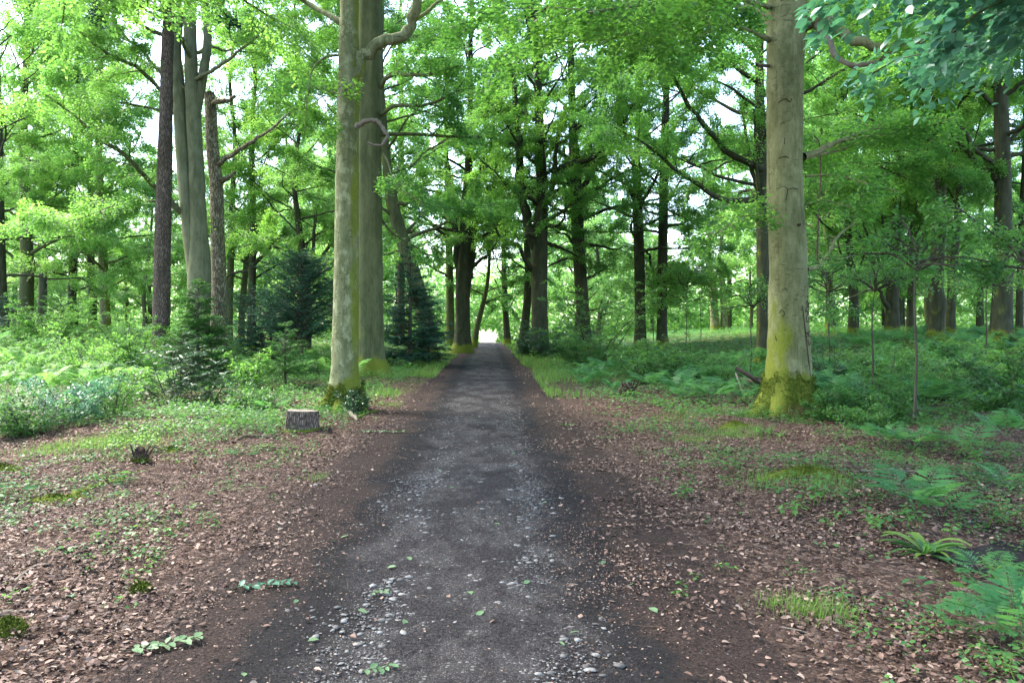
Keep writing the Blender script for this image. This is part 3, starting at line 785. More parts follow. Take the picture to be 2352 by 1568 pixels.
t = Tree('beech_tree', 'twin-stemmed beech whose two tall grey stems split above a joined foot', 30.0, 455, 105, 'bark_grey', leaf='leaf_fresh', leaf_size=.085)
t.stem([(455, 850, 66), (455, 780, 55), (456, 700, 52), (458, 600, 50), (456, 520, 40), (452, 400, 36), (446, 280, 34), (440, 150, 30), (438, 0, 28)], flare=.5, top=(18, .4, .2), lobes=.1)
q = resample([[*t.T(455, 680), .30], [*t.T(446, 600), .30], [*t.T(437, 530), .29], [*t.T(424, 400), .27], [*t.T(414, 260), .25], [*t.T(404, 130), .2], [*t.T(388, 60), .18], [*t.T(376, -20), .17], [*t.T(368, -200), .1], [*t.T(360, -400), .03]], 40)
tube(t.trunk, q[:, :3], q[:, 3], 16)
q = resample([[*t.T(408, 180), .19], [*t.T(406, 110), .17], [*t.T(411, 30), .16], [*t.T(405, -60), .14], [*t.T(412, -260), .04]], 24); tube(t.trunk, q[:, :3], q[:, 3], 12)
q = resample([[*t.T(449, 260), .2], [*t.T(463, 190), .18], [*t.T(476, 110), .16], [*t.T(475, 40), .15], [*t.T(468, -40), .14], [*t.T(480, -260), .04]], 28); tube(t.trunk, q[:, :3], q[:, 3], 12)
t.limb(rel(t, [(418, 488), (390, 460, -.6), (352, 425, -1.6), (322, 392, -2.4), (280, 352, -3.2), (225, 318, -4), (170, 265, -5), (100, 215, -6)]), 15, 3, dens=1.1)
t.limb(rel(t, [(396, 238), (352, 190, -.8), (318, 158, -1.6), (262, 132, -2.4), (215, 100, -3.2), (180, 70, -4), (110, 22, -5)]), 11, 3, dens=1.1)
t.limb(rel(t, [(402, 95), (350, 70, -.8), (300, 45, -1.6), (260, 10, -2.6), (200, -40, -4)]), 9, 3, dens=1.1)
t.limb(rel(t, [(408, 470), (340, 462, -1.0), (270, 470, -2), (190, 500, -3.4), (120, 515, -4.5)]), 7, 2, dens=1.2)
t.limb(rel(t, [(400, 260), (330, 245, -1.0), (250, 235, -2), (190, 255, -3.4)]), 7, 2, dens=1.2)
t.auto(11, 17.5, 17, 5.8, (5, 60), dens=.9, bias=math.radians(190))
t.finish()

t = Tree('dead_tree', 'dead beech with flaking pale bark and a broken top, right of the twin-stemmed beech', 31.0, 503, 106, 'bark_dead')
t.stem([(500, 850, 42), (502, 760, 34), (504, 650, 31), (500, 540, 29), (497, 430, 27), (488, 330, 26), (484, 250, 24), (480, 212, 21)], flare=.4, lobes=.2)
t.limb(rel(t, [(484, 240), (505, 233, -.3), (525, 232, -.4), (540, 222, -.5)]), 14, 9, twigs=False, name='broken_limb')
t.limb(rel(t, [(500, 378), (520, 362, -.3), (545, 348, -.6), (580, 325, -1), (625, 295, -1.2), (665, 260, -1.5)]), 13, 4, twigs=False)
t.limb(rel(t, [(503, 418), (520, 410, -.2), (532, 402, -.3), (540, 395, -.3)]), 13, 7, twigs=False, name='broken_limb')
t.finish()

# --- trees between the left group and the path
def small(label, d, px, seed, pts, limbs=(), top=(12, .2, .2), bark='bark_shaded', leaf='leaf', z0=None, n=12, R=3.8, name='beech_tree', dens=.9, cover=.8, flare=.4, lift=(0, 55), group=None, z1=None):
    t = Tree(name, label, d, px, seed, bark, leaf, cover=cover, group=group)
    t.stem(pts, flare=flare, top=top)
    for pl, a, b in limbs: t.limb(rel(t, pl), a, b, dens=1.0)
    if n: t.auto(z0 if z0 is not None else 4.5, z1 or top[0] * .95, n, R, lift, dens=dens)
    return t.finish()

small('slender dark tree forking low, between the dead trunk and the dark yew', 40, 580, 107,
      [(577, 800, 22), (578, 700, 18), (580, 620, 17), (582, 500, 14), (580, 380, 11)],
      [([(580, 625), (560, 600), (535, 580), (520, 545)], 8, 3), ([(582, 610), (610, 580), (640, 545), (655, 520)], 10, 3), ([(581, 600), (600, 560), (625, 530)], 6, 2)], top=(13, .2, .3), leaf='leaf_fresh')
small('dark forked tree rising behind the bushy yew', 36, 705, 108,
      [(700, 800, 26), (705, 720, 24), (702, 650, 22), (698, 600, 18), (688, 540, 16), (680, 470, 12), (676, 400, 9)],
      [([(704, 640), (715, 600), (722, 560), (722, 520), (728, 470)], 12, 5), ([(722, 600), (745, 580), (765, 555), (772, 530)], 9, 4), ([(724, 640), (745, 610), (770, 600), (800, 590)], 8, 4)], top=(13, -.3, .2), leaf='leaf_fresh')
small('thin leaning grey tree behind the yew, seen against bright leaves', 44, 556, 109, [(553, 800, 17), (556, 720, 15), (562, 640, 14), (570, 560, 12)], top=(11, .4, 0), n=9, R=3.2, leaf='leaf_fresh', bark='bark')
small('slim tree with mossy trunk just right of the dead trunk', 42, 527, 110, [(525, 790, 20), (527, 700, 17), (530, 600, 15)], top=(12, .2, 0), n=9, R=3.2, leaf='leaf_fresh', bark='bark')

# --- far left
small('pale-trunked tree among bright leaves on the far left', 46, 242, 111, [(245, 790, 26), (240, 680, 22), (236, 560, 19), (232, 470, 17)], top=(14, -.3, .3), bark='bark_pale', leaf='leaf_fresh', n=14, R=4.8, z0=4)
small('dark slim trunk left of the pale-trunked tree', 48, 166, 112, [(168, 770, 22), (166, 680, 18), (168, 600, 16), (170, 520, 13)], top=(12, .2, .2), leaf='leaf_fresh', n=13, R=4.6, z0=3.5)
small('short dark trunk hidden in foliage between the pale trunk and the pine', 50, 212, 113, [(214, 760, 20), (212, 660, 17), (208, 580, 16)], top=(11, -.2, .2), leaf='leaf_fresh', n=11, R=4.2, z0=3.5)
small('stout grey trunk standing in ferns near the far left edge', 44, 60, 114, [(60, 780, 38), (60, 700, 32), (62, 620, 28), (60, 520, 24)], top=(14, -.3, .3), bark='bark', leaf='leaf_fresh', n=14, R=5, z0=3.8)
small('dark trunk at the very left edge of the wood', 38, 6, 115, [(8, 800, 24), (6, 680, 20), (4, 560, 17)], top=(13, -.4, .2), leaf='leaf_fresh', n=13, R=4.6, z0=3.5)

# --- leaning beech behind the spruce, and the pine beyond
t = Tree('beech_tree', 'beech leaning left out of the dark spruce beside the path', 33.0, 985, 116, 'bark')
t.stem([(988, 830, 40), (978, 740, 36), (958, 660, 34), (938, 590, 33), (918, 530, 30), (902, 470, 28), (890, 390, 22), (882, 300, 17)], flare=.4, top=(14, -.5, .4))
t.limb(rel(t, [(925, 545), (960, 500, .4), (1000, 470, .8), (1040, 450, 1.2)]), 9, 3)
t.auto(6, 13.5, 14, 4.6, (0, 55), dens=1.0)
t.finish()
small('pale pine trunk far behind the leaning beech', 58, 921, 117, [(920, 760, 20), (921, 600, 17), (922, 480, 16), (921, 345, 14)], top=(19, 0, .3), bark='bark_pine', leaf='needle', n=8, R=2.2, z0=14, name='pine_tree')

# --- avenue trees in the middle
t = Tree('beech_tree', 'many-stemmed beech on the left verge where the path narrows', 44.0, 1062, 118, 'bark_shaded')
t.stem([(1060, 808, 46), (1062, 750, 36), (1062, 680, 35), (1066, 620, 37), (1068, 560, 30), (1070, 480, 24), (1076, 380, 20), (1080, 280, 15)], flare=.5, lobes=.2, groove=.2, top=(17, .2, .3))
for pl, a, b in ([[(1056, 640), (1048, 570), (1044, 490), (1036, 420), (1020, 340)], 20, 8], [[(1078, 640), (1088, 560), (1092, 480), (1104, 400), (1112, 320)], 16, 7], [[(1080, 615), (1100, 600, -.5), (1120, 585, -1), (1138, 560, -1.5)], 12, 4],
                 [[(1046, 520), (1020, 500, -.6), (1000, 480, -1.2), (960, 460, -2)], 9, 3], [[(1046, 560), (1018, 552, .4), (990, 530, .8)], 8, 3]):
    t.limb(rel(t, pl), a, b, dens=1.0, sec_from=.4)
t.auto(6, 16, 17, 5.4, (0, 58), dens=1.0); t.finish()
small('slim trunk just left of the many-stemmed avenue beech', 56, 1033, 119, [(1034, 800, 20), (1034, 700, 18), (1032, 600, 16), (1030, 500, 13)], top=(15, -.2, .2), n=11, R=4.4, bark='bark', z0=5)
small('small trunk leaning right over the left side of the distant path', 55, 1092, 120, [(1088, 796, 16), (1096, 750, 13), (1106, 710, 12), (1116, 670, 10), (1122, 630, 8)],
      [([(1110, 700), (1125, 692), (1140, 685)], 4, 2)], top=(9, 1.0, .3), n=10, R=3.4, z0=4, bark='bark')
small('slender dark trunk on the right side of the distant path', 62, 1163, 121, [(1166, 786, 18), (1163, 740, 14), (1160, 690, 13), (1158, 630, 12), (1156, 560, 9)],
      [([(1162, 715), (1174, 700), (1184, 680)], 4, 2), ([(1160, 690), (1146, 665), (1136, 640)], 5, 2)], top=(13, -.3, .3), n=12, R=4.4, z0=5)
small('curved trunk leaning right beside the big avenue beech', 52, 1206, 122, [(1200, 796, 26), (1206, 740, 20), (1212, 680, 19), (1213, 610, 17), (1208, 540, 14), (1204, 470, 11)], top=(14, .3, .3), n=10, R=4.2, z0=6)

t = Tree('beech_tree', 'big avenue beech right of the path splitting into steep stems above a leafy shrub', 40.0, 1238, 123, 'bark_shaded')
t.stem([(1240, 815, 46), (1239, 740, 39), (1238, 660, 38), (1238, 590, 40), (1240, 520, 35), (1246, 440, 28), (1240, 360, 26), (1238, 260, 21), (1234, 150, 17)], flare=.4, lobes=.12, top=(18, -.2, .3))
for pl, a, b in ([[(1232, 570), (1218, 530), (1204, 480), (1194, 410), (1190, 330), (1184, 240), (1176, 150)], 26, 9], [[(1256, 470), (1268, 430, -.3), (1276, 385, -.6), (1280, 320, -1), (1300, 240, -1.4)], 16, 7],
                 [[(1222, 620), (1206, 600, -.8), (1190, 565, -1.5), (1160, 555, -2.2), (1140, 530, -2.8), (1115, 470, -3.4)], 13, 4], [[(1258, 520), (1282, 518, -.8), (1296, 495, -1.4), (1300, 450, -1.8), (1290, 420, -2)], 8, 3],
                 [[(1270, 395), (1320, 378, -.6), (1365, 360, -1.2), (1400, 325, -2), (1432, 285, -2.6), (1452, 240, -3.2)], 15, 5], [[(1230, 440), (1200, 445, -.6), (1170, 430, -1.2), (1140, 400, -1.8)], 8, 3]):
    t.limb(rel(t, pl), a, b, dens=1.0, sec_from=.35)
t.auto(6.5, 17, 18, 5.4, (0, 60), dens=1.0); t.finish()

small('dark straight beech between the big avenue beech and the pair of slim trunks', 44, 1336, 124, [(1346, 830, 34), (1340, 740, 30), (1334, 650, 29), (1328, 550, 28), (1324, 450, 28), (1318, 350, 22), (1314, 240, 17)],
      [([(1330, 440), (1352, 400), (1372, 350), (1380, 290)], 14, 6), ([(1316, 440), (1302, 400), (1296, 340)], 12, 5), ([(1345, 640), (1375, 625), (1410, 600)], 6, 2)], top=(17, -.2, .3), n=15, R=5, z0=6)
small('slim straight beech, left one of the pair standing before the bright glade', 46, 1470, 125, [(1470, 802, 34), (1470, 740, 25), (1468, 600, 24), (1464, 470, 23), (1462, 400, 18), (1466, 300, 15), (1470, 200, 12)],
      [([(1462, 475), (1448, 440), (1434, 405), (1405, 385)], 10, 4), ([(1468, 470), (1490, 440), (1510, 400), (1535, 330)], 9, 4), ([(1456, 400), (1448, 320), (1452, 240)], 8, 4)], top=(17, .2, .2), n=14, R=4.8, z0=6.5)
small('slim straight beech, right one of the pair standing before the bright glade', 46, 1521, 126, [(1521, 802, 30), (1520, 740, 24), (1522, 600, 23), (1524, 450, 21), (1526, 330, 19), (1530, 220, 15)],
      [([(1526, 420), (1545, 380), (1560, 330), (1572, 270)], 8, 3), ([(1522, 400), (1500, 370), (1480, 330)], 6, 2), ([(1530, 230), (1518, 180), (1512, 120)], 9, 4)], top=(17, .3, .2), n=14, R=4.8, z0=7)

# --- the dark beech behind the big mossy one: its boughs sweep left
t = Tree('beech_tree', 'dark beech half hidden behind the big mossy beech, long boughs sweeping left', 30.0, 1753, 127, 'bark_shaded', leaf_size=.085)
t.stem([(1754, 842, 42), (1753, 780, 30), (1752, 600, 28), (1750, 450, 27), (1748, 320, 24), (1744, 180, 20), (1745, 40, 16)], flare=.4, top=(17, .2, .5))
for pl, a, b, ow in ([[(1758, 392), (1712, 372, -.5), (1666, 345, -1), (1622, 292, -1.6), (1572, 226, -2.2), (1535, 150, -3)], 17, 6, 1], [[(1758, 448), (1702, 462, -.6), (1652, 455, -1.2), (1602, 422, -1.8), (1542, 382, -2.6), (1482, 330, -3.4), (1425, 300, -4)], 15, 4, 1],
                 [[(1752, 262), (1705, 262, .4), (1650, 235, 1), (1602, 208, 1.5), (1540, 185, 2)], 11, 4, 1], [[(1750, 190), (1695, 160, -.4), (1645, 100, -.8), (1610, 40, -1.2)], 12, 5, 1], [[(1748, 140), (1700, 85, .5), (1640, 60, 1), (1570, 50, 1.6)], 11, 4, 1],
                 [[(1752, 455), (1736, 425), (1724, 380), (1716, 320), (1702, 240)], 11, 5, 1], [[(1752, 470), (1740, 420, -.4), (1736, 340, -.6), (1732, 250, -.9)], 10, 5, 1], [[(1752, 270), (1810, 232, -.3), (1890, 190, -.6), (1990, 130, -1), (2060, 90, -1.4)], 10, 4, 1]):
    t.limb(rel(t, pl), a, b, dens=.9, sec_from=.4)
t.auto(7, 16.5, 14, 5, (5, 60), dens=.9); t.finish()

# --- right-hand wood
small('short dark trunk with many thin upright stems, first right of the big mossy beech', 42, 1960, 128, [(1960, 770, 26), (1962, 690, 22), (1956, 620, 20), (1948, 540, 15), (1944, 450, 11)],
      [([(1965, 640), (1980, 600), (1986, 540), (1990, 470)], 8, 3), ([(1952, 620), (1930, 580), (1920, 520)], 6, 2), ([(1950, 560), (1925, 540), (1900, 530)], 6, 2)], top=(13, -.2, .3), n=14, R=4.4, z0=5.6, cover=.95)
t = Tree('beech_tree', 'candelabra beech with a low elbowed limb and a fan of upright stems', 40.0, 2050, 129, 'bark_shaded')
t.stem([(2050, 770, 36), (2050, 700, 28), (2052, 640, 28), (2056, 560, 24), (2060, 480, 18), (2064, 380, 12)], flare=.3, top=(13, .2, .2))
for k in range(9):
    x0 = 2050 + (k - 4) * 2.5
    t.limb(rel(t, [(x0, 650 - 6 * k), (2050 + (k - 4) * 12, 590 - 3 * k, (k % 3 - 1) * .5), (2050 + (k - 4) * 24, 500, (k % 3 - 1) * 1.2), (2050 + (k - 4) * 36, 400, (k % 3 - 1) * 2)]), 8, 3, own=True, dens=.7, sec_from=.45)
t.limb(rel(t, [(2046, 715), (2030, 690, -.3), (2022, 668, -.4), (2014, 660, -.6)]), 16, 6, twigs=False, name='broken_limb')
t.cover = .9
t.auto(7, 12.5, 9, 4, (20, 60), dens=.8); t.finish()
small('thin dark trunk between the candelabra beech and the kinked dark trunk', 44, 2090, 130, [(2090, 770, 19), (2092, 680, 16), (2096, 580, 14), (2098, 480, 11)], top=(12, .2, .2), n=11, R=4, z0=5.9, cover=.95)
small('kinked dark beech with a swollen bump at head height, right wood', 34, 2150, 131, [(2148, 785, 42), (2150, 730, 34), (2152, 700, 40), (2150, 660, 32), (2156, 560, 30), (2158, 440, 29), (2152, 330, 26), (2156, 220, 20)],
      [([(2160, 400), (2200, 372), (2240, 330)], 8, 3), ([(2146, 300), (2110, 260), (2070, 235)], 8, 3)], top=(16, .2, .3), n=14, R=4.8, z0=6.9, cover=.95, flare=.3)
small('slim trunk leaning right beside the kinked dark beech', 36, 2186, 132, [(2182, 785, 22), (2184, 720, 19), (2188, 640, 18), (2196, 540, 17), (2202, 430, 15), (2206, 330, 12)], top=(14, .5, .2), n=11, R=4.2, z0=6.4, cover=.95)
small('stout dark beech near the right edge with a thick limb rising left', 30, 2302, 133, [(2298, 790, 56), (2300, 730, 46), (2304, 640, 42), (2306, 520, 38), (2304, 400, 35), (2300, 280, 32), (2296, 150, 26)],
      [([(2290, 408), (2258, 388), (2225, 352), (2200, 325), (2170, 290)], 18, 6), ([(2296, 435), (2270, 445), (2255, 470)], 8, 3), ([(2312, 330), (2340, 300), (2380, 260)], 10, 4)], top=(16, .2, .3), n=15, R=5, z0=6.9, cover=.95)
small('thin trunk right behind the stout dark beech at the right edge', 37, 2340, 134, [(2340, 770, 16), (2342, 640, 14), (2346, 500, 12)], top=(13, .3, .2), n=11, R=4.2, z0=5.9, cover=.95)
small('pale trunk alone in the bright glade, left of two', 70, 1641, 135, [(1643, 775, 22), (1640, 700, 18), (1636, 640, 15), (1630, 600, 11)], [([(1636, 650), (1622, 625), (1612, 600)], 5, 2)], top=(10, -.3, .3), n=5, R=3, bark='bark_pale', z0=7.4, cover=.95)
small('pale trunk in the bright glade with a dead bough leaning on it', 70, 1662, 136, [(1664, 778, 18), (1662, 700, 16), (1658, 640, 14), (1655, 600, 10)], [([(1660, 650), (1668, 620), (1676, 590)], 5, 2)], top=(10, .3, .3), n=5, R=3, bark='bark_pale', z0=7.4, cover=.95)

# --- bough hanging in from a beech just outside the frame, upper right
t = Tree('beech_tree', 'overhanging bough with large bluish leaves in the upper right corner', 4.6, 1176 + 1829 * 1.18, 137, 'bark', leaf='leaf_near', leaf_size=.052, detail=1, cover=.6)
b = t.base
q = np.array([[0, 0, -.3, .26], [0, 0, 0, .22], [.02, 0, 1, .19], [0, .05, 2.5, .17], [-.05, .1, 4.5, .15], [0, .2, 8, .11], [.1, .3, 13, .04]])
q = resample(q, 40); tube(t.trunk, q[:, :3], q[:, 3], 18); t.axis = q
def W3(x, y, z): return np.array([x - .20 * max(0, (4.6 - x) / 3), y, z + .24]) - b
for pts, r0, r1 in ([[(5.35, 4.6, 3.7), (4.4, 4.3, 3.5), (3.4, 3.9, 3.2), (2.8, 3.7, 3.02), (2.35, 3.5, 2.88)], .05, .006], [[(4.2, 4.25, 3.45), (3.2, 3.5, 3.10), (2.5, 3.1, 2.86), (2.0, 2.95, 2.76), (1.62, 2.9, 2.68)], .03, .004],
                    [[(3.5, 4.0, 3.2), (2.8, 3.6, 3.10), (2.15, 3.3, 3.03), (1.7, 3.2, 2.94)], .02, .004], [[(3.3, 3.9, 3.15), (2.7, 3.9, 2.80), (2.2, 3.85, 2.68)], .02, .004], [[(3.2, 3.5, 3.05), (2.55, 3.15, 2.75), (2.05, 2.95, 2.58)], .018, .004]):
    t.limb([W3(*p) for p in pts], r0, r1, r_m=True, dens=1.7, smax=.45, sec_from=.5, name='bough', k=8)
t.cover = .4; t.ls = .085
t.auto(7.2, 13, 8, 4.0, (15, 60), dens=.7)  # upper crown out of view, added to shade the right foreground
t.ls = .052
t.finish()

# --- beeches beside the camera; two unseen ones behind, added to shade the path
for lab, x, y, seed, bias in (('beech standing just outside the left edge, its fresh boughs filling the upper left corner', -9.2, 10.2, 141, .3), ('beech just outside the right edge beyond the overhanging bough', 13.0, 11.5, 142, 2.2),
                              ('unseen beech behind the viewer on the left, added to shade the near path', -4.6, -2.5, 143, .9), ('unseen beech behind the viewer on the right, added to shade the near path', 5.6, -4.0, 144, 2.0)):
    t = Tree('beech_tree', lab, 12.0, 1176, seed, 'bark', 'leaf_fresh' if seed == 141 else 'leaf', leaf_size=.085, cover=.5 if seed < 142 else .7 if seed == 142 else 1.2)
    t.base = np.array([x, y, float(gz(x, y))]); t.root.location = t.base
    q = resample(np.array([[0, 0, -.3, .36], [0, 0, .1, .33], [0, .05, 3, .27], [.1, .1, 7, .22], [.1, .3, 12, .13], [.2, .3, 17, .04]]), 40)
    tube(t.trunk, q[:, :3], q[:, 3], 16); t.axis = q
    t.auto(5.8, 16, 15, 6.4 if y > 0 else 5.6, (8, 60), bias=bias)
    t.finish()

# ------------------------------------------------------------------ the far wood: a few beeches, copied with all their parts
def far_proto(seed, H, R, z0, n, bark, leaf='leaf_far_lit', r=.28):
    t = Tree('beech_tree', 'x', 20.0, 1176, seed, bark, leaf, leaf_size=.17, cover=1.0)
    t.base = np.array([0, 0, 0.0]); t.root.location = (0, 0, 0)
    rng = t.rng
    q = np.array([[0, 0, -.5, r * 1.25], [0, 0, 0, r * 1.2], [.05, 0, 1.5, r], [rng.normal(0, .15), 0, 4, r * .9], [rng.normal(0, .3), .1, H * .55, r * .65], [rng.normal(0, .5), 0, H, .04]])
    q = resample(q, 16); tube(t.trunk, q[:, :3], q[:, 3], 9); t.axis = q
    t.auto(z0, H * .97, n, R, (0, 60), dens=1.0)
    return t.finish().root
protos = [far_proto(201, 20, 5.0, 3.6, 20, 'bark_shaded'), far_proto(202, 23, 5.4, 5.5, 20, 'bark', r=.34), far_proto(203, 17, 4.4, 2.8, 20, 'bark_shaded', r=.22),
          far_proto(204, 25, 5.6, 6.5, 20, 'bark_shaded', r=.36), far_proto(205, 15, 4.2, 2.4, 18, 'bark', r=.2)]
FAR = (('grey beech of the far wood left of the path, one of many alike', 'trees of the far wood left of the path'),
       ('grey beech of the far wood right of the path, one of many alike', 'trees of the far wood right of the path'))
rng = np.random.default_rng(77)
spots = []
for _ in range(4000):
    d = 50 + 58 * rng.random() ** .7; x = rng.uniform(-.78, .78) * d
    px = CX + F * x / d; u = x - path_x(d)
    if abs(u) < (4.2 if d < 66 else 8.5) + rng.random() * 2: continue
    if 1500 < px < 1765 and (d < 92 or rng.random() < .5): continue                       # the bright glade
    if 1380 < px <= 1500 and d < 85: continue
    if px < 480 and d < 74: continue
    if all((x - a) ** 2 + (d - b) ** 2 > 6.2 ** 2 for a, b in spots): spots.append((x, d))
    if len(spots) >= 58: break
for i, (x, d) in enumerate(spots):
    lab, grp = FAR[1 if x > path_x(d) else 0]
    pr = protos[i % 5]; loc = (x, d, float(gz(x, d)))
    if i < 5:
        pr.location = loc; pr.rotation_euler = (0, 0, rng.uniform(0, 6.28)); pr['label'] = lab; pr['group'] = grp
    else:
        dup(pr, loc, rng.uniform(0, 6.28), rng.uniform(.85, 1.15), lab, grp)

def treeline():
    rng = np.random.default_rng(31); a = Acc()
    n = 210000
    d = rng.uniform(106, 150, n); an = rng.uniform(-.75, .75, n); x = np.tan(an) * d
    gap = np.exp(-((an + .03) / .05) ** 2) + np.exp(-((an - .25) / .06) ** 2) * 2.2 + np.exp(-((an + .50) / .10) ** 2) * 1.6
    hmax = 21 * (0.55 + .45 * noise2(an * 14, d * .05, 1.5, 8)) * (1 - .25 * gap)
    z = hmax * rng.random(n) ** 1.35
    k = (np.abs(x - path_x(d)) > 1.6) & ((np.abs(x - path_x(d)) > 6) | (rng.random(n) < .6)) | (z > 2.2)
    x, d, z = x[k], d[k], z[k]; n = len(x)
    p = np.stack([x, d, gz(x, d) + z], 1)
    leaves(a, p, rng.normal(0, 1, (n, 3)) * [1, 1, .4], rng.normal(0, .5, (n, 3)) + [0, 0, 1], rng.uniform(.4, .8, n), .7, 0, rng.random(n))
    return kind(a.build('treeline', M['leaf_far_lit']), 'stuff')
treeline()

# ------------------------------------------------------------------ undergrowth builders
def frond(acc, base, az, L, el, rng, pairs=15, fine=True, tint=.5):
    n = 16; t = np.linspace(0, 1, n)
    ang = el - t ** 1.3 * (el + rng.uniform(-.05, .4))
    r = np.concatenate([[0], np.cumsum(np.cos(ang[:-1]))]) * L / n; z = np.concatenate([[0], np.cumsum(np.sin(ang[:-1]))]) * L / n
    out = np.array([math.cos(az), math.sin(az), 0]); side = np.array([-math.sin(az), math.cos(az), 0])
    sw = rng.normal(0, .08) * L
    P_ = base + out * r[:, None] + side * (sw * t ** 2)[:, None] + np.array([0, 0, 1.0]) * z[:, None]
    tube(acc, P_, np.linspace(.0045, .0012, n) * (L / .6), 3, tint)
    T = unit(np.gradient(P_, axis=0)); up = np.cross(T, np.broadcast_to(side, T.shape)); up = unit(np.where(up[:, 2:] < 0, -up, up))
    po, ax, nr, sz, wd = [], [], [], [], []
    for i in range(pairs):
        s = .24 + .75 * ((i + .5) / pairs) ** .92
        c = np.array([np.interp(s, t, P_[:, k]) for k in range(3)]); tg = T[min(int(s * n), n - 1)]; u_ = up[min(int(s * n), n - 1)]
        pl = L * .40 * (min(1, .55 + (s - .24) * 5) * (1 - ((s - .24) / .78) ** 1.15)) + .012
        for sg in (1, -1):
            dv = unit(side * sg + tg * (.35 + .5 * s) - u_ * .10 + rng.normal(0, .06, 3))
            po.append(c); ax.append(dv - u_ * .10); nr.append(u_ + rng.normal(0, .10, 3)); sz.append(pl * rng.uniform(.88, 1.08)); wd.append(.86 * L * .75 / pairs)
            if fine:                                                     # lobes along the bigger pinnae
                m = 5; q = (np.arange(m) + .8) / (m + .6)
                for s2 in (1, -1):
                    for qq in q:
                        po.append(c + dv * pl * qq); ax.append(np.cross(u_, dv) * s2 + dv * .9); nr.append(u_ + rng.normal(0, .12, 3)); sz.append(.60 * L * .75 / pairs * (1.05 - qq * .75)); wd.append(.5 * sz[-1])
    sz = np.array(sz); wd = np.minimum(np.array(wd), .5 * sz)
    leaves(acc, np.array(po), np.array(ax), np.array(nr), sz, (wd / sz)[:, None], 1 if not fine else 0, np.clip(rng.normal(tint, .12, len(po)), 0, 1), .08)

def fern(label, loc, seed, n=8, L=.7, el=1.15, az=None, arc=6.28, mat='fern', group=None, parts=True):
    rng = np.random.default_rng(seed); n = max(4, int(n * .72)); el = el * 1.06
    r = thing('fern', label, 'fern', loc, group); one = Acc()
    a0 = rng.uniform(0, 6.28) if az is None else az - arc / 2
    for i in range(n):
        a = a0 + arc * (i + .5) / n + rng.normal(0, .28)
        acc = Acc() if parts else one
        frond(acc, np.array([math.cos(a) * .02, math.sin(a) * .02, 0]), a, L * rng.uniform(.75, 1.15), el * rng.uniform(.75, 1.1), rng, 12 if parts else 14, parts, rng.uniform(.2, .8))
        if parts: acc.build('frond', M[mat], r)
    if not parts: one.build('fronds', M[mat], r)
    return r

def shrub(name, label, loc, seed, H, R, stems=9, twigs=10, per=14, ls=.06, asp=.5, mat='under', detail=0, droop=.05, cat='shrub', spread=1.15, twig_len=.32, whorl=False, start=.06, leafname='foliage', bark='twig', flat=.5):
    rng = np.random.default_rng(seed); r = thing(name, label, cat, loc); wood, fo = Acc(), Acc()
    po, ax, nr, sz, tn = [], [], [], [], []
    for i in range(stems):
        a = 6.28 * i / stems + rng.normal(0, .4); sp = spread * rng.uniform(.3, 1.2)
        dv = np.array([math.cos(a) * sp * R / H, math.sin(a) * sp * R / H, 1.0])
        w = wander(rng, [math.cos(a) * .06 * R, math.sin(a) * .06 * R, -.04], dv, math.hypot(H, sp * R * .8) * rng.uniform(.6, 1.0), 8, .13, .03, droop)
        tube(wood, w, np.linspace(.006 + .005 * H, .003, 8), 5)
        for j in range(twigs):
            t = start + (1 - start) * (j + rng.random()) / twigs
            p = np.array([np.interp(t, np.linspace(0, 1, 8), w[:, k]) for k in range(3)])
            b = rng.uniform(0, 6.28) if rng.random() < .4 else a + rng.normal(0, 1)
            d2 = np.array([math.cos(b), math.sin(b), rng.uniform(-.15, .5)])
            ln = twig_len * R * (1.25 - .6 * t) * rng.uniform(.6, 1.3)
            tw = wander(rng, p, d2, ln, 4, .15, .02, .08 + droop)
            tube(wood, tw, np.linspace(.006, .002, 4), 3)
            m = max(3, int(per * (1.15 if whorl else 2.8) * rng.uniform(.6, 1.3)))
            if whorl:
                c = tw[-1]; an = np.linspace(0, 6.28, m, endpoint=False) + rng.random()
                ee = rng.uniform(-.3, .55, m)
                po.append(np.repeat(c[None], m, 0)); ax.append(np.stack([np.cos(an), np.sin(an), ee], 1)); nr.append(np.tile([0, 0, 1.0], (m, 1)) + rng.normal(0, .2, (m, 3)))
            else:
                q = rng.uniform(.1, 1, m); pp = np.stack([np.interp(q, np.linspace(0, 1, 4), tw[:, k]) for k in range(3)], 1)
                hd = unit(tw[-1] - tw[0]); sd = np.array([-hd[1], hd[0], 0]); sg = rng.choice([-1, 1], m)
                pp = pp + sd * (sg * rng.random(m) * .28 * ln)[:, None] + rng.normal(0, .02 + .04 * ln * (1 - flat), (m, 3))
                po.append(pp); ax.append(hd * .7 + sd * sg[:, None] * .8 + rng.normal(0, .35, (m, 3)) - [0, 0, .15])
                nr.append(np.tile([0, 0, 1.0], (m, 1)) + rng.normal(0, .45 * (1.3 - flat), (m, 3)))
            sz.append(ls * rng.uniform(.65, 1.25, m)); tn.append(np.clip(rng.normal(.5, .2, m) + rng.normal(0, .15), 0, 1))
    leaves(fo, np.concatenate(po), np.concatenate(ax), np.concatenate(nr), np.concatenate(sz), asp, detail, np.concatenate(tn))
    wood.build('stems' if stems > 1 else 'stem', M[bark], r); fo.build(leafname, M[mat], r)
    return r

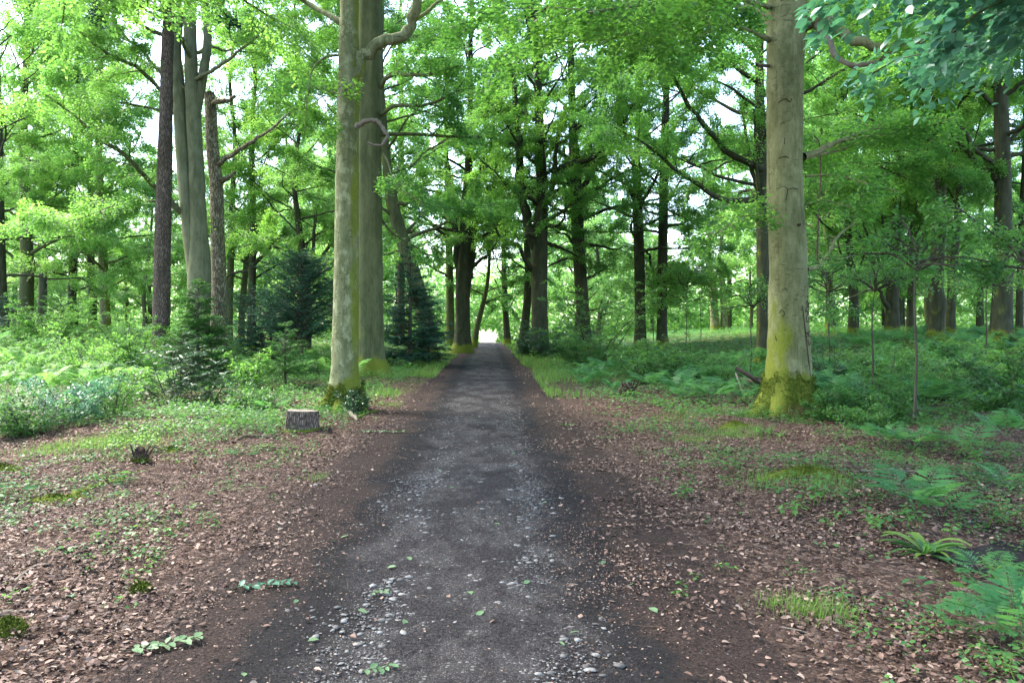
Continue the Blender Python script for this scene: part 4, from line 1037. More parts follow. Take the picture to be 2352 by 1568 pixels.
def conifer(name, label, loc, seed, H, R, mat, whorl_step=.22, nb=6, low=.12, droop=.12, ns=.075, dens=1.0, lean=0.0, rise=.15, cat='tree', stems=1, power=.8):
    rng = np.random.default_rng(seed); r = thing(name, label, cat, loc); tr, cr = Acc(), Acc()
    po, ax, sz, tn = [], [], [], []
    for s_ in range(stems):
        off = rng.normal(0, .12 * (stems > 1), 2)
        tp = np.array([[off[0], off[1], -.2], [off[0], off[1], H * .3], [off[0] * 2 + lean * .4, off[1] * 2, H * .65], [off[0] * 3 + lean, off[1] * 3, H * (1 - .12 * s_)]])
        tp = resample(tp, 12); tube(tr, tp, np.linspace(.022 * H + .01, .006, 12), 8)
        h = H * low
        while h < H * .985:
            f = 1 - h / H
            for k in range(nb):
                a = rng.uniform(0, 6.28); L = (R * f ** power + .08) * rng.uniform(.6, 1.1)
                c = np.array([np.interp(h + rng.normal(0, .04), tp[:, 2], tp[:, q]) for q in (0, 1, 2)])
                w = wander(rng, c, [math.cos(a), math.sin(a), rise + .5 * (1 - f)], L, 6, .06, .0, droop)
                tube(tr, w, np.linspace(.008 + .006 * L, .002, 6), 4)
                m = max(3, int(L / .11 * dens))
                for j in range(m):
                    t = .15 + .85 * (j + rng.random()) / m
                    p = np.array([np.interp(t, np.linspace(0, 1, 6), w[:, q]) for q in range(3)])
                    hd = unit(w[-1] - w[0]); sd = np.array([-hd[1], hd[0], 0]) * rng.choice([-1, 1])
                    tl = (.34 * L * (1.1 - t) + .08) * rng.uniform(.6, 1.2)
                    d2 = unit(hd * .8 + sd * .8 + [0, 0, -.12 + rng.normal(0, .15)])
                    nn = max(8, int(tl / .011 * dens))
                    q = rng.random(nn)
                    pp = p + d2 * (tl * q)[:, None] + np.array([0, 0, -.2]) * (tl * q ** 2)[:, None]
                    pv = np.cross(d2, [0, 0, 1.0]); po.append(pp)
                    ax.append(d2 * .8 + pv * rng.choice([-1, 1], nn)[:, None] * .7 + rng.normal(0, .25, (nn, 3)))
                    sz.append(ns * rng.uniform(.6, 1.2, nn)); tn.append(np.clip(rng.normal(.4 + .4 * t, .2, nn), 0, 1))
            h += whorl_step * rng.uniform(.7, 1.3)
    po = np.concatenate(po); k = len(po)
    leaves(cr, po, np.concatenate(ax), np.tile([0, 0, 1.0], (k, 1)) + rng.normal(0, .4, (k, 3)), np.concatenate(sz), .2, 0, np.concatenate(tn), .02)
    tr.build('trunk', M['twig'], r); cr.build('crown', M[mat], r)
    return r
def on(px, d):
    x = at(px, d); return (x, d, float(gz(x, d)))

# conifers and yews
conifer('yew_tree', 'dark bushy yew left of the pale lichen-blotched beech', on(690, 27.5), 301, 4.0, 2.5, 'needle', .26, 8, .24, .05, .12, .8, stems=2, rise=.35, power=.45)
conifer('yew_tree', 'low dark yew bush spreading left of the bushy yew', on(625, 30), 302, 2.8, 1.9, 'needle', .25, 7, .12, .06, .12, .8, stems=2, rise=.3, power=.5)
conifer('spruce_tree', 'dark blue-green spruce in front of the leaning beech, left of the path', on(942, 29.5), 303, 4.5, 1.9, 'needle', .2, 9, .08, .10, .11, 1.15, rise=.08)
conifer('spruce_tree', 'small second spruce stem crowded behind the dark blue-green spruce', on(985, 31), 304, 2.4, 1.2, 'needle', .2, 8, .10, .10, .11, 1.4)
conifer('spruce_tree', 'bright green young spruce in front of the twin-stemmed beech', on(455, 20.5), 305, 2.7, 1.25, 'needle_light', .15, 9, .06, .14, .09, 1.8)
conifer('hemlock_sapling', 'small light green conifer sapling with drooping layers before the yew', on(655, 20), 306, 1.6, .85, 'needle_light', .15, 6, .22, .16, .08, 1.8)
conifer('spruce_tree', 'pale feathery conifer in the ferns at far left', on(140, 36), 307, 2.0, 1.8, 'needle_light', .2, 7, .1, .12, .1, 1.0, power=.5)
conifer('spruce_tree', 'dark low conifer at the left edge behind the ferns', on(20, 34), 308, 1.9, 1.3, 'needle', .2, 7, .1, .12, .1, 1.0, power=.5)

# shrubs
shrub('rhododendron_bush', 'glossy dark rhododendron with long leaves in front of the pine', on(395, 16.5), 311, 1.5, 1.05, 14, 14, 9, .13, .27, 'glossy', 1, whorl=True, leafname='foliage', start=.2)
shrub('rhododendron_bush', 'lower half of the glossy thicket, just right of the tall rhododendron', on(478, 16.0), 312, .95, .85, 10, 11, 9, .12, .27, 'glossy', 1, whorl=True, start=.2)
shrub('bramble_bush', 'low bramble with pale shiny leaves right of the rhododendron', on(580, 15.5), 313, .6, .9, 11, 9, 12, .055, .6, 'under', 1)
shrub('bilberry_bush', 'bluish-leaved low bush at the left edge, nearest of the three there', on(60, 11.5), 314, .75, .85, 12, 12, 16, .045, .55, 'under', 0)
shrub('bilberry_bush', 'bluish-leaved bush between the left-edge bush and the rhododendron', on(165, 12.6), 315, .85, .8, 12, 13, 16, .045, .55, 'leaf_near', 0)
shrub('bilberry_bush', 'thin-stemmed bluish bush just left of the rhododendron', on(262, 14.0), 316, .9, .9, 12, 13, 15, .045, .55, 'under', 0)
shrub('young_shrub', 'yellow-green leafy shrub behind the bluish bushes on the left', on(215, 22), 317, 1.5, 1.7, 13, 12, 18, .07, .6, 'leaf_fresh', 0)
shrub('young_shrub', 'yellow-green leafy shrub at the foot of the pine', on(310, 25), 318, 2.4, 1.8, 12, 14, 18, .075, .6, 'leaf_fresh', 0, flat=.9)
shrub('young_shrub', 'pale leafy shrub far left in front of the dark trunks', on(110, 33), 319, 2.2, 2.2, 12, 13, 20, .09, .6, 'leaf_fresh', 0, flat=.9)
shrub('ivy_shrub', 'dark leafy shoots growing against the foot of the pale lichen-blotched beech', on(814, 14.2), 320, .55, .34, 8, 9, 12, .04, .6, 'glossy', 0)
shrub('holly_bush', 'dark holly thicket at the foot of the big avenue beech', on(1262, 37), 321, 1.9, 1.7, 14, 14, 18, .08, .5, 'glossy', 0)
shrub('holly_bush', 'dark holly left half hanging over the edge of the path', on(1215, 39), 322, 1.2, 1.3, 11, 12, 18, .08, .5, 'glossy', 0)
shrub('hazel_shrub', 'tall light hazel shrub with flat layered leaves right of the holly thicket', on(1375, 31), 323, 4.0, 1.9, 10, 17, 16, .085, .65, 'under', 0, flat=.95, twig_len=.36, start=.1)
shrub('hazel_shrub', 'low arching hazel spreading towards the path in front of the holly', on(1335, 29), 324, 1.6, 1.7, 13, 13, 16, .08, .65, 'under', 0, flat=.9, start=.12)
shrub('hazel_shrub', 'low leafy shrub between the hazel and the slim pair of beeches', on(1440, 33), 325, 1.1, 1.4, 11, 11, 16, .08, .65, 'under', 0, flat=.9)
shrub('holly_bush', 'dark low holly just right of the big mossy beech', on(1905, 21), 326, 1.2, .8, 9, 10, 16, .055, .5, 'glossy', 0)
shrub('bramble_bush', 'tangled bramble right beside the mossy foot of the big beech', on(1935, 13.6), 327, .75, .75, 13, 11, 14, .05, .6, 'under', 1, start=.1)
shrub('bramble_bush', 'tangled bramble round the foot of the thin sapling', on(2030, 13.0), 328, .8, .8, 13, 11, 14, .05, .6, 'under', 1, start=.1)
shrub('bramble_bush', 'low bramble in front of the mossy-footed beech, right side', on(1990, 12.2), 329, .45, .6, 10, 9, 13, .045, .6, 'under', 1, start=.1)
shrub('young_shrub', 'broad-leaved shrub reaching in at the right edge above the ferns', on(2330, 15), 330, 1.7, 1.3, 11, 13, 14, .075, .62, 'under', 1, flat=.95)
shrub('young_shrub', 'broad-leaved shrub left of the right-edge shrub, in front of the stout dark beech', on(2205, 19), 331, 1.4, 1.5, 11, 12, 14, .075, .62, 'under', 0, flat=.95)
shrub('young_shrub', 'flat leafy shrub among ferns in front of the candelabra beech', on(2060, 18), 332, 1.25, 1.5, 11, 12, 14, .075, .62, 'under', 0, flat=.95)

ps = [shrub('young_shrub', 'x', (0, 0, 0), 360 + k, (.7, .95, 1.2, .6)[k % 4], (.9, 1.0, .9, 1.0)[k % 4], 9, 10, 8, (.085, .07, .09, .06)[k % 4], .6, 'under' if k < 4 else 'leaf_fresh', 0, flat=.85) for k in range(7)]
rng = np.random.default_rng(56); first = 0
for (lab, grp), n, fn in ((('leafy knee-high shrub of the undergrowth right of the big mossy beech', 'shrubs of the right-hand undergrowth'), 22, lambda r: (r.uniform(1880, 2430), r.uniform(13.5, 30))),
                          (('leafy knee-high shrub of the thicket on the left, behind the bluish bushes', 'shrubs of the left thicket'), 24, lambda r: (r.uniform(-90, 620), r.uniform(17, 34))),
                          (('low leafy shrub among the ferns between the avenue and the big mossy beech', 'shrubs between the avenue and the big beech'), 16, lambda r: (r.uniform(1420, 1740), r.uniform(21, 38)))):
    for _ in range(n):
        px, d = fn(rng); loc = (at(px, d), d, float(gz(at(px, d), d))); sc = rng.uniform(.75, 1.35)
        sc *= .8 if 'right' in grp else .68 if 'left' in grp else 1.0
        pool = ps[4:] if 'left' in grp else ps[:4]; pr = pool[_ % len(pool)]
        if pr['label'] == 'x':
            pr.location = loc; pr.rotation_euler = (0, 0, rng.uniform(0, 6.28)); pr.scale = (sc,) * 3; pr['label'] = lab; pr['group'] = grp
        else: dup(pr, loc, rng.uniform(0, 6.28), sc, lab, grp)

def sapling(label, d, px, seed, H, R, z0, n, px_top, leaf='under', ls=.07, r=.022, cover=.34):
    t = Tree('sapling', label, d, px, seed, 'twig', leaf, leaf_size=ls, cover=cover, detail=1, cat='sapling')
    dx = at(px_top, d) - at(px, d)
    q = resample(np.array([[0, 0, -.1, r * 1.3], [0, 0, .05, r * 1.2], [dx * .3 + .03, .02, H * .35, r], [dx * .6 - .03, 0, H * .7, r * .7], [dx, 0, H, .004]]), 18)
    tube(t.trunk, q[:, :3], q[:, 3], 7); t.axis = q
    t.auto(z0, H * .95, n, R, (-2, 35), dens=1.7, rfac=.55)
    return t.finish()
sapling('thin dark-stemmed sapling with flat leaf layers right of the big mossy beech', 12.4, 2100, 341, 2.8, .95, .55, 6, 2108)
sapling('slender sapling with pale flat sprays standing behind the bramble', 16.5, 2000, 342, 2.5, 1.1, .5, 6, 2010)
sapling('sapling spreading wide leaf layers at the right edge of the frame', 11.5, 2395, 343, 2.4, 1.3, .9, 5, 2380)
sapling('sapling left of the big mossy beech with a few flat sprays', 24, 1722, 344, 2.2, .9, .45, 6, 1730, ls=.08)
sapling('thin crooked sapling in the far bright gap right of the big mossy beech', 26, 1905, 345, 3.4, 1.2, .6, 9, 1898, ls=.08)
sapling('spindly sapling in front of the stout dark beech', 24, 2262, 346, 2.8, 1.2, .6, 9, 2270, ls=.08)
sapling('tiny sapling in the glade right of the slim pair', 44, 1575, 347, 3.4, 1.7, .8, 11, 1578, 'leaf_fresh', .11)
sapling('feathery sapling against the bright glade left of the two pale trunks', 50, 1610, 348, 4.2, 2.0, .8, 12, 1606, 'leaf_fresh', .12)
sapling('leafy sapling behind the slim pair of beeches', 50, 1500, 349, 4.6, 2.2, .9, 13, 1502, 'leaf_fresh', .12)

# ------------------------------------------------------------------ ferns
def G3(px, py): return tuple(gp(px, py))
fern('big pale fern with long upright fronds right of the sapling', G3(2125, 935), 401, 12, 1.2, 1.15)
fern('fern leaning right beside the big pale fern', G3(2185, 930), 402, 9, 1.1, .85, az=.2, arc=3.6)
fern('low dark fern below the bramble, left of the two there', G3(2035, 1025), 403, 9, .6, .95)
fern('low dark fern below the bramble, right of the two there', G3(2095, 1030), 404, 9, .6, .9)
fern('fern with few narrow fronds on the leaf litter near the right edge', G3(2225, 1035), 405, 6, .75, .8)
fern('blue-green fern arching over a rotten log on the right', G3(2105, 1165), 406, 11, .62, 1.0)
fern('small fern just behind the strap-leaved rosette', G3(2160, 1185), 407, 8, .45, .95)
fern('fern frond tuft right of the strap-leaved rosette', G3(2265, 1325), 408, 7, .42, .8)
fern('dense bright fern filling the bottom right corner', G3(2345, 1475), 409, 13, .48, 1.1)
fern('small bright fern above the corner fern at the right edge', G3(2330, 1400), 410, 9, .38, 1.0)
fern('fern drooping over the moss left of the sawn stump', G3(625, 942), 411, 9, .55, .7)
fern('small fern on the moss between the rhododendron and the stump', G3(590, 955), 412, 6, .36, .6)
fern('single small fern near the bare ground left of the path', G3(560, 1045), 413, 4, .26, .5)
fern('fern in front of the fallen branch left of the big mossy beech', G3(1660, 895), 414, 9, .6, .9)
fern('fern at the left root of the big mossy beech', G3(1600, 905), 415, 9, .6, .9)
fern('fern at the verge beneath the grooved beech', G3(905, 855), 416, 8, .5, .9)

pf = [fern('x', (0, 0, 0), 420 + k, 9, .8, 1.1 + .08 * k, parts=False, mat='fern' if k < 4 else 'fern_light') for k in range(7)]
AREAS = ((('green bracken fern of the patch between the path and the big mossy beech', 'bracken between the path and the big beech'), 78, lambda r: (r.uniform(1330, 1800), r.uniform(13, 32))),
         (('green bracken fern under the right-hand wood, beyond the big mossy beech', 'bracken under the right-hand wood'), 92, lambda r: (r.uniform(1830, 2420), r.uniform(16, 38))),
         (('bright bracken fern of the sunny patch on the far left', 'bracken of the bright left patch'), 84, lambda r: (r.uniform(-80, 420), r.uniform(17, 40))),
         (('bracken fern under the trees between the pine and the path', 'bracken left of the path'), 40, lambda r: (r.uniform(520, 1010), r.uniform(20, 40))))
rng = np.random.default_rng(55); first = 0
for (lab, grp), n, fn in AREAS:
    done = 0
    for _ in range(5000):
        px, d = fn(rng); x = at(px, d)
        if abs(x - path_x(d)) < 2.6: continue
        if lab.startswith('green bracken fern of') and d < 13.5 + (1800 - px) * .012: continue
        if any(abs(px - q) < 42 and abs(d - e) < 1.4 for q, e in ((793, 17), (853, 23.5), (1810, 15.8), (371, 27))): continue
        loc = (x, d, float(gz(x, d))); sc = rng.uniform(.75, 1.4) * (.8 if 'between the path' in lab else 1)
        pool = pf[4:] if 'left' in grp else pf[:4]; pr = pool[done % len(pool)]
        if pr['label'] == 'x':
            pr.location = loc; pr.rotation_euler = (0, 0, rng.uniform(0, 6.28)); pr.scale = (sc,) * 3; pr['label'] = lab; pr['group'] = grp
        else: dup(pr, loc, rng.uniform(0, 6.28), sc, lab, grp)
        done += 1
        if done >= n: break

# ------------------------------------------------------------------ ground cover and grass (uncountable)
def cover_plants():
    rng = np.random.default_rng(61); a = Acc()
    for n, y0, y1, lo, hi, s0, s1, m in ((24000, 3, 15, .015, .10, .018, .05, 5), (26000, 11, 30, .04, .28, .045, .08, 6), (16000, 26, 75, .1, .5, .10, .17, 6)):
        x, y = view_scatter(rng, n, y0, y1, 1.0); u = np.abs(x - path_x(y))
        nn = noise2(x, y, 1.5, 12) * .6 + noise2(x, y, 4.5, 13) * .4
        thr = np.where(y < 12, .51, .51 - .30 * smooth((y - 10) / 7))
        rgt = (x > path_x(y)) & (u < 4.5)
        thr = thr + np.where(rgt, .22 * smooth((y - 9) / 3) * (1 - smooth((y - 18) / 7)), 0)
        lim = np.where(y < 14, 1.9, 2.0)
        keep = (nn > thr + rng.normal(0, .05, n)) & (u > lim + rng.random(n) * .8)
        keep |= (rng.random(n) < .03) & (u > 1.7)
        x, y = x[keep], y[keep]; k = len(x)
        px_ = np.repeat(x, m); py_ = np.repeat(y, m); N = k * m
        h = lo + (hi - lo) * rng.random(N) * np.repeat(rng.uniform(.3, 1, k), m)
        an = rng.uniform(0, 6.283, N); s = rng.uniform(s0, s1, N)
        rr = s * rng.uniform(.1, 1.2, N)
        p = np.stack([px_ + np.cos(an) * rr, py_ + np.sin(an) * rr, gz(px_, py_) + h], 1)
        ax = np.stack([np.cos(an), np.sin(an), rng.normal(.0, .25, N)], 1)
        leaves(a, p, ax, np.stack([rng.normal(0, .3, N), rng.normal(0, .3, N), np.ones(N)], 1), s, .62, 0, np.clip(np.repeat(rng.random(k), m) + rng.normal(0, .1, N), 0, 1))
    return kind(a.build('ground_cover', M['under']), 'stuff')
cover_plants()

def grass_blades(acc, x, y, h, rng, w=.006, bend=.5):
    k = len(x); an = rng.uniform(0, 6.283, k); z = gz(x, y)
    d = np.stack([np.cos(an), np.sin(an), np.zeros(k)], 1); s = np.stack([-np.sin(an), np.cos(an), np.zeros(k)], 1) * w * (1 + np.asarray(y)[:, None] * .05)
    b = np.stack([x, y, z - .01], 1); hh = h[:, None] * np.array([0, 0, 1.0])
    bd = (bend * h * rng.uniform(.3, 1.3, k))[:, None]
    m1 = b + hh * .55 + d * bd * .3; m2 = b + hh * .9 + d * bd
    v = np.stack([b - s, b + s, m1 + s * .8, m1 - s * .8, m2], 1)
    i = np.arange(k)[:, None] * 5
    acc.add(v.reshape(-1, 3), [i + np.array([[0, 1, 2, 3]]), i + np.array([[3, 2, 4]])], np.repeat(rng.random(k), 5))
def grass():
    rng = np.random.default_rng(71); a = Acc()
    for px, py, r, n, h in ((1860, 1400, .22, 260, .08), (1900, 1405, .15, 160, .09), (1800, 1390, .12, 110, .07), (210, 1025, .55, 700, .13), (300, 1010, .4, 400, .12), (120, 1030, .4, 300, .1), (1680, 1000, .5, 500, .11),
                            (1590, 1010, .3, 220, .08), (1900, 1110, .3, 300, .10), (1750, 1105, .25, 160, .1), (740, 1098, .18, 120, .07), (900, 930, .5, 260, .1), (1560, 960, .5, 320, .09), (1700, 985, .35, 240, .1), (880, 905, .5, 300, .1)):
        c = gp(px, py); n = int(n * 1.7); q = rng.normal(0, r * .6, (n, 2)); x, y = c[0] + q[:, 0], c[1] + q[:, 1]
        k = np.abs(x - path_x(y)) > 1.5
        grass_blades(a, x[k], y[k], rng.uniform(.4, 1.1, k.sum()) * h, rng, .0014)
    n = 15000
    y = 17 + 60 * rng.random(n); sgn = rng.choice([-1, 1], n); u = 1.45 + np.abs(rng.normal(0, .55 + .012 * y, n))
    x = path_x(y) + sgn * u; k = noise2(x, y, .8, 15) > np.where(y < 24, .5, .22)
    grass_blades(a, x[k], y[k], rng.uniform(.08, .3, k.sum()), rng, .004)
    return kind(a.build('grass', M['grass']), 'stuff')
grass()
def dry_grass():
    rng = np.random.default_rng(72); a = Acc(); n = 260
    x = big.base[0] + .02 + rng.normal(0, .16, n); y = np.full(n, big.base[1] - .62) + rng.normal(0, .06, n)
    grass_blades(a, x, y, rng.uniform(.12, .34, n), rng, .0025, 1.0)
    return tag(a.build('grass_tuft', M['drygrass']), 'withered straw-coloured grass tuft before the mossy foot of the big beech', 'grass tuft')
dry_grass()

# ------------------------------------------------------------------ small things on the floor
def stump():
    c = gp(690, 988); s = c[1] / F; R0 = 38 * s; H = 46 * s
    r = thing('tree_stump', 'sawn round stump with rough bark left of the pale lichen-blotched beech', 'stump', c)
    rng = np.random.default_rng(81); a = Acc(); k = 40
    ph = rng.normal(0, 1, k)
    def shp(th, i): return 1 + .05 * np.sin(3 * th + 1) + .05 * np.sin(5 * th + .4) + .035 * ph + .28 * max(0, 1 - i / 4) * (0.6 + .4 * np.sin(6 * th))
    z = np.linspace(-.05, H, 12)
    tube(a, np.stack([.05 * z, .03 * z, z], 1), np.linspace(R0 * 1.0, R0 * .92, 12), k, .5, shp)
    a.build('bark', M['stump_bark'], r)
    th = np.linspace(0, 2 * math.pi, k, endpoint=False); b = Acc(); rings = 8
    rim = R0 * .92 * shp(th, 11)
    V_ = [np.stack([np.cos(-th + math.pi / 2) * 0, th * 0, np.full(k, H + .001)], 1)]
    V_ = []
    vv = a.v[0][-k:]
    for i in range(rings + 1):
        f = i / rings
        V_.append(np.stack([vv[:, 0] * f, vv[:, 1] * f, vv[:, 2] + .02 * np.sin(th * 1 + 1) * f * 0 + .004 * (1 - f ** 6) - .004 + rng.normal(0, .0015, k)], 1))
    i = np.arange(rings)[:, None] * k; j = np.arange(k)[None]; j2 = (j + 1) % k
    b.add(np.array(V_).reshape(-1, 3), np.stack([i + j, i + k + j, i + k + j2, i + j2], -1).reshape(-1, 4))
    b.build('cut_face', M['cutwood'], r)
    return r
M['stump_bark'] = bark_mat('stump_bark', (0.11, 0.08, 0.06), (0.23, 0.18, 0.14), ridge=(40, 40, 8), bumpd=.015, crack=.1, moss=.3, moss_h=.06)
def ringmat():
    m, nt, out = new_mat('cut_wood'); g = G(nt)
    w = g.node('ShaderNodeTexWave'); w.wave_type = 'RINGS'; w.rings_direction = 'Z'
    g.link(g.coord('Object'), w.inputs['Vector']); w.inputs['Scale'].default_value = 14; w.inputs['Distortion'].default_value = 2.5
    n = g.noise(g.coord('Object'), 9, 5, .7)
    c = g.mix(w.outputs['Fac'], (0.17, 0.135, 0.10), (0.30, 0.255, 0.20)); c = g.mix(g.math('MULTIPLY', g.maprange(n, .45, .65), .5), c, (0.12, 0.10, 0.075))
    g.link(g.bsdf(c, .8, g.bump(n, .3, .005)), out.inputs['Surface']); return m
M['cutwood'] = ringmat()
stump()

def stick(name, label, pts, w0, w1, mat, seed, cat='branch', k=7, lift=.35, side=None):
    """a branch lying on the ground along picture points"""
    rng = np.random.default_rng(seed)
    g_ = np.array([gp(*p[:2]) for p in pts]); c = g_.mean(0); s = c[1] / F * .5
    for i, p in enumerate(pts):
        if len(p) > 2: g_[i, 2] += p[2]
    q = resample(g_ - c, max(8, len(pts) * 4)); n = len(q)
    rad = np.linspace(w0, w1, n) * s * (1 + .10 * rng.normal(0, 1, n)); q[:, 2] += rad * lift; q[1:-1] += rng.normal(0, .2, (n - 2, 3)) * rad[1:-1, None]
    a = Acc(); tube(a, q, rad, k, .5)
    if side:
        for t, ln in side:
            i = int(t * (n - 1)); w = wander(rng, q[i], unit(q[min(i + 1, n - 1)] - q[max(i - 1, 0)]) + rng.normal(0, .6, 3) * [1, 1, .3], ln, 5, .12)
            w[:, 2] = np.maximum(w[:, 2], q[i, 2] - .01); tube(a, w, np.linspace(rad[i] * .55, .002, 5), 5)
    o = a.build(name, M[mat], None, c); return tag(o, label, cat)
stick('fallen_branch', 'reddish curved stick lying left of the sawn stump', [(535, 1018), (560, 1003), (590, 1002), (620, 1004), (648, 1006)], 8, 6, 'deadwood', 501)
stick('fallen_branch', 'black charred-looking branch in front of the rhododendron', [(415, 960), (450, 966), (490, 960), (510, 948), (525, 935, .06)], 9, 8, 'rot', 502)
stick('fallen_branch', 'grey curved root-like branch at the left edge, lower one of two', [(32, 1340), (55, 1318), (85, 1302), (115, 1298)], 10, 9, 'palewood', 503)
stick('fallen_branch', 'grey-brown branch on the left, upper one of two near the edge', [(165, 1282), (190, 1262), (220, 1245), (250, 1248)], 9, 6, 'deadwood', 504, side=[(.4, .12)])
stick('fallen_log', 'pale barkless log showing at the left edge among bluish bushes', [(-60, 935), (0, 932), (60, 936), (110, 942)], 18, 12, 'palewood', 505, 'log')
stick('fallen_branch', 'thick broken dead bough leaning on the left of the big mossy beech', [(1690, 912, .62), (1725, 908, .40), (1765, 905, .12)], 9, 17, 'deadwood', 506, side=[(.5, .9), (.35, .7), (.7, .8)])
stick('fallen_branch', 'thin broken branch standing slanted in the ferns left of the big mossy beech', [(1690, 890, .35), (1712, 918, 0)], 4, 4, 'palewood', 507)
stick('fallen_branch', 'short dark stick lying on the litter right of the path', [(1565, 1204), (1600, 1207), (1640, 1212)], 8, 7, 'rot', 508)
stick('fallen_branch', 'pale stick beside the mossy hump, right of the path', [(1975, 1082), (2010, 1083), (2060, 1080), (2120, 1088)], 8, 5, 'palewood', 509)
stick('fallen_log', 'dark rotten log behind the blue-green fern on the right', [(2130, 1100), (2180, 1095), (2240, 1092)], 14, 10, 'rot', 510, 'log')
stick('fallen_branch', 'long curved bare twig at the lower right, snaking through the litter', [(1660, 1430), (1668, 1460), (1700, 1487), (1735, 1505), (1765, 1522)], 6, 4, 'palewood', 511)
stick('fallen_branch', 'thin straight twig at the right margin of the path, lower part', [(1355, 1435), (1390, 1445), (1432, 1450)], 4, 3, 'deadwood', 512)
stick('fallen_branch', 'greenish twig at the left margin of the path, halfway up', [(690, 1190), (715, 1180), (740, 1173)], 6, 3, 'deadwood', 513)
stick('bark_piece', 'flat dark bark piece lying in the middle of the path', [(1050, 1305), (1067, 1306), (1085, 1305)], 7, 6, 'rot', 514, 'bark piece')
stick('fallen_branch', 'straight brown twig at the lower left by the pale leafy sprig', [(455, 1422), (490, 1416), (520, 1413)], 5, 4, 'deadwood', 515)
stick('fallen_branch', 'thin slanting twig above the straight brown twig, lower left', [(430, 1395), (450, 1375), (462, 1355)], 4, 3, 'deadwood', 516)
stick('fallen_branch', 'hair-thin pale twig near the bottom centre of the path', [(1012, 1490), (1025, 1515), (1040, 1545)], 3, 2, 'palewood', 517)
stick('fallen_branch', 'dark forked stick in the litter beside the strap-leaved rosette', [(1985, 1215), (2040, 1225), (2090, 1240)], 8, 6, 'deadwood', 518, side=[(.5, .2)])
stick('fallen_branch', 'long thin twig across the litter at the right, below the rosette', [(1960, 1290), (2000, 1330), (2040, 1352), (2110, 1372)], 4, 3, 'deadwood', 519)
stick('fallen_branch', 'thin bent twig at the bottom right on the litter', [(1795, 1440), (1850, 1452), (1900, 1472), (1950, 1478)], 4, 3, 'palewood', 520)
stick('fallen_branch', 'stick in the litter at the far right edge', [(2180, 1135), (2240, 1120), (2330, 1105)], 7, 5, 'deadwood', 521)
stick('surface_root', 'low mossy root breaking the ground left of the path, upper left', [(160, 1145), (205, 1122), (250, 1108), (285, 1100)], 24, 14, 'moss', 522, 'root', 9, -.25)
stick('surface_root', 'mossy root at the lower left edge beside a green moss patch', [(-30, 1420), (20, 1405), (70, 1404)], 22, 8, 'palewood', 523, 'root', 9, -.2)
stick('surface_root', 'thin root with a moss cushion at the lower left', [(262, 1395), (310, 1365), (360, 1350), (405, 1345)], 7, 4, 'deadwood', 524, 'root')

def lump(name, label, px, py, w, h, mat, seed, cat, spikes=0, moss=False):
    """rough broken wood stub: w, h in picture units at that spot"""
    c = gp(px, py); s = c[1] / F; rng = np.random.default_rng(seed); r = thing(name, label, cat, c)
    a = Acc(); k = 20; n = 9; R0 = w * s * .5; H = h * s
    jag = rng.uniform(.45, 1.0, k)
    V_ = []
    for i in range(n):
        f = i / (n - 1); rr = R0 * (1.15 - .6 * f) * (1 + .15 * rng.normal(0, 1, k) * (1 - f * .5)) * (.25 if i == n - 1 else 1)
        th = np.linspace(0, 6.283, k, endpoint=False)
        V_.append(np.stack([np.cos(th) * rr, np.sin(th) * rr, -.03 + (H + .03) * f * (jag if f > .5 else 1 + (jag - 1) * f * 2)], 1))
    i = np.arange(n - 1)[:, None] * k; j = np.arange(k)[None]; j2 = (j + 1) % k
    a.add(np.array(V_).reshape(-1, 3), [np.stack([i + j, i + j2, i + k + j2, i + k + j], -1).reshape(-1, 4), (np.arange(k) + (n - 1) * k)[None]], .4)
    for q in range(spikes):
        an = rng.uniform(0, 6.28); p = [math.cos(an) * R0 * .5, math.sin(an) * R0 * .5, H * .2]
        tube(a, wander(rng, p, [math.cos(an) * .5, math.sin(an) * .5, 1], H * rng.uniform(.6, 1.1), 4, .15), np.linspace(R0 * .25, .003, 4), 5)
    a.build('wood', M[mat], r)
    if moss:
        b = Acc(); m = 900; th = rng.uniform(0, 6.28, m); rr = R0 * 1.35 * rng.random(m) ** .5; p = np.stack([np.cos(th) * rr, np.sin(th) * rr, np.maximum(0, H * .55 * (1 - (rr / R0 / 1.35) ** 2)) * rng.uniform(.3, 1, m)], 1)
        leaves(b, p, rng.normal(0, .6, (m, 3)) + [0, 0, .8], rng.normal(0, 1, (m, 3)), rng.uniform(.015, .03, m), .5, 0, rng.random(m)); b.build('moss', M['moss'], r)
    return r
lump('rotten_stump', 'small dark rotten stump with moss at its foot, left among weeds', 322, 1060, 34, 38, 'rot', 531, 'stump', 3, True)
lump('wood_chunk', 'small dark chunk of wood right of the sawn stump', 757, 995, 17, 17, 'rot', 532, 'wood', 1)
lump('rotten_stump', 'spiky mossy stump remnant among ferns left of the big mossy beech', 1440, 908, 42, 34, 'rot', 533, 'stump', 4, True)
lump('rotten_stump', 'dark stump remnant in the bracken beyond the spiky one', 1572, 822, 32, 20, 'rot', 534, 'stump', 3)
stick('fallen_branch', 'rotten reddish branch lying behind the spiky mossy stump remnant', [(1390, 872), (1412, 880), (1435, 888)], 10, 12, 'deadwood', 535)
stick('fallen_branch', 'rotten branch in the ferns above the spiky stump remnant', [(1510, 838), (1540, 848), (1555, 862)], 9, 8, 'rot', 536)
stick('pale_root', 'bleached knobbly root before the foot of the pale lichen-blotched beech', [(795, 948, .05), (808, 958, .03), (822, 966, 0)], 11, 7, 'palewood', 537, 'root', side=[(.4, .3), (.6, .3)])
stick('surface_root', 'small mossy root right of the pale lichen-blotched beech', [(822, 962), (845, 950), (868, 946)], 9, 6, 'moss', 538, 'root')
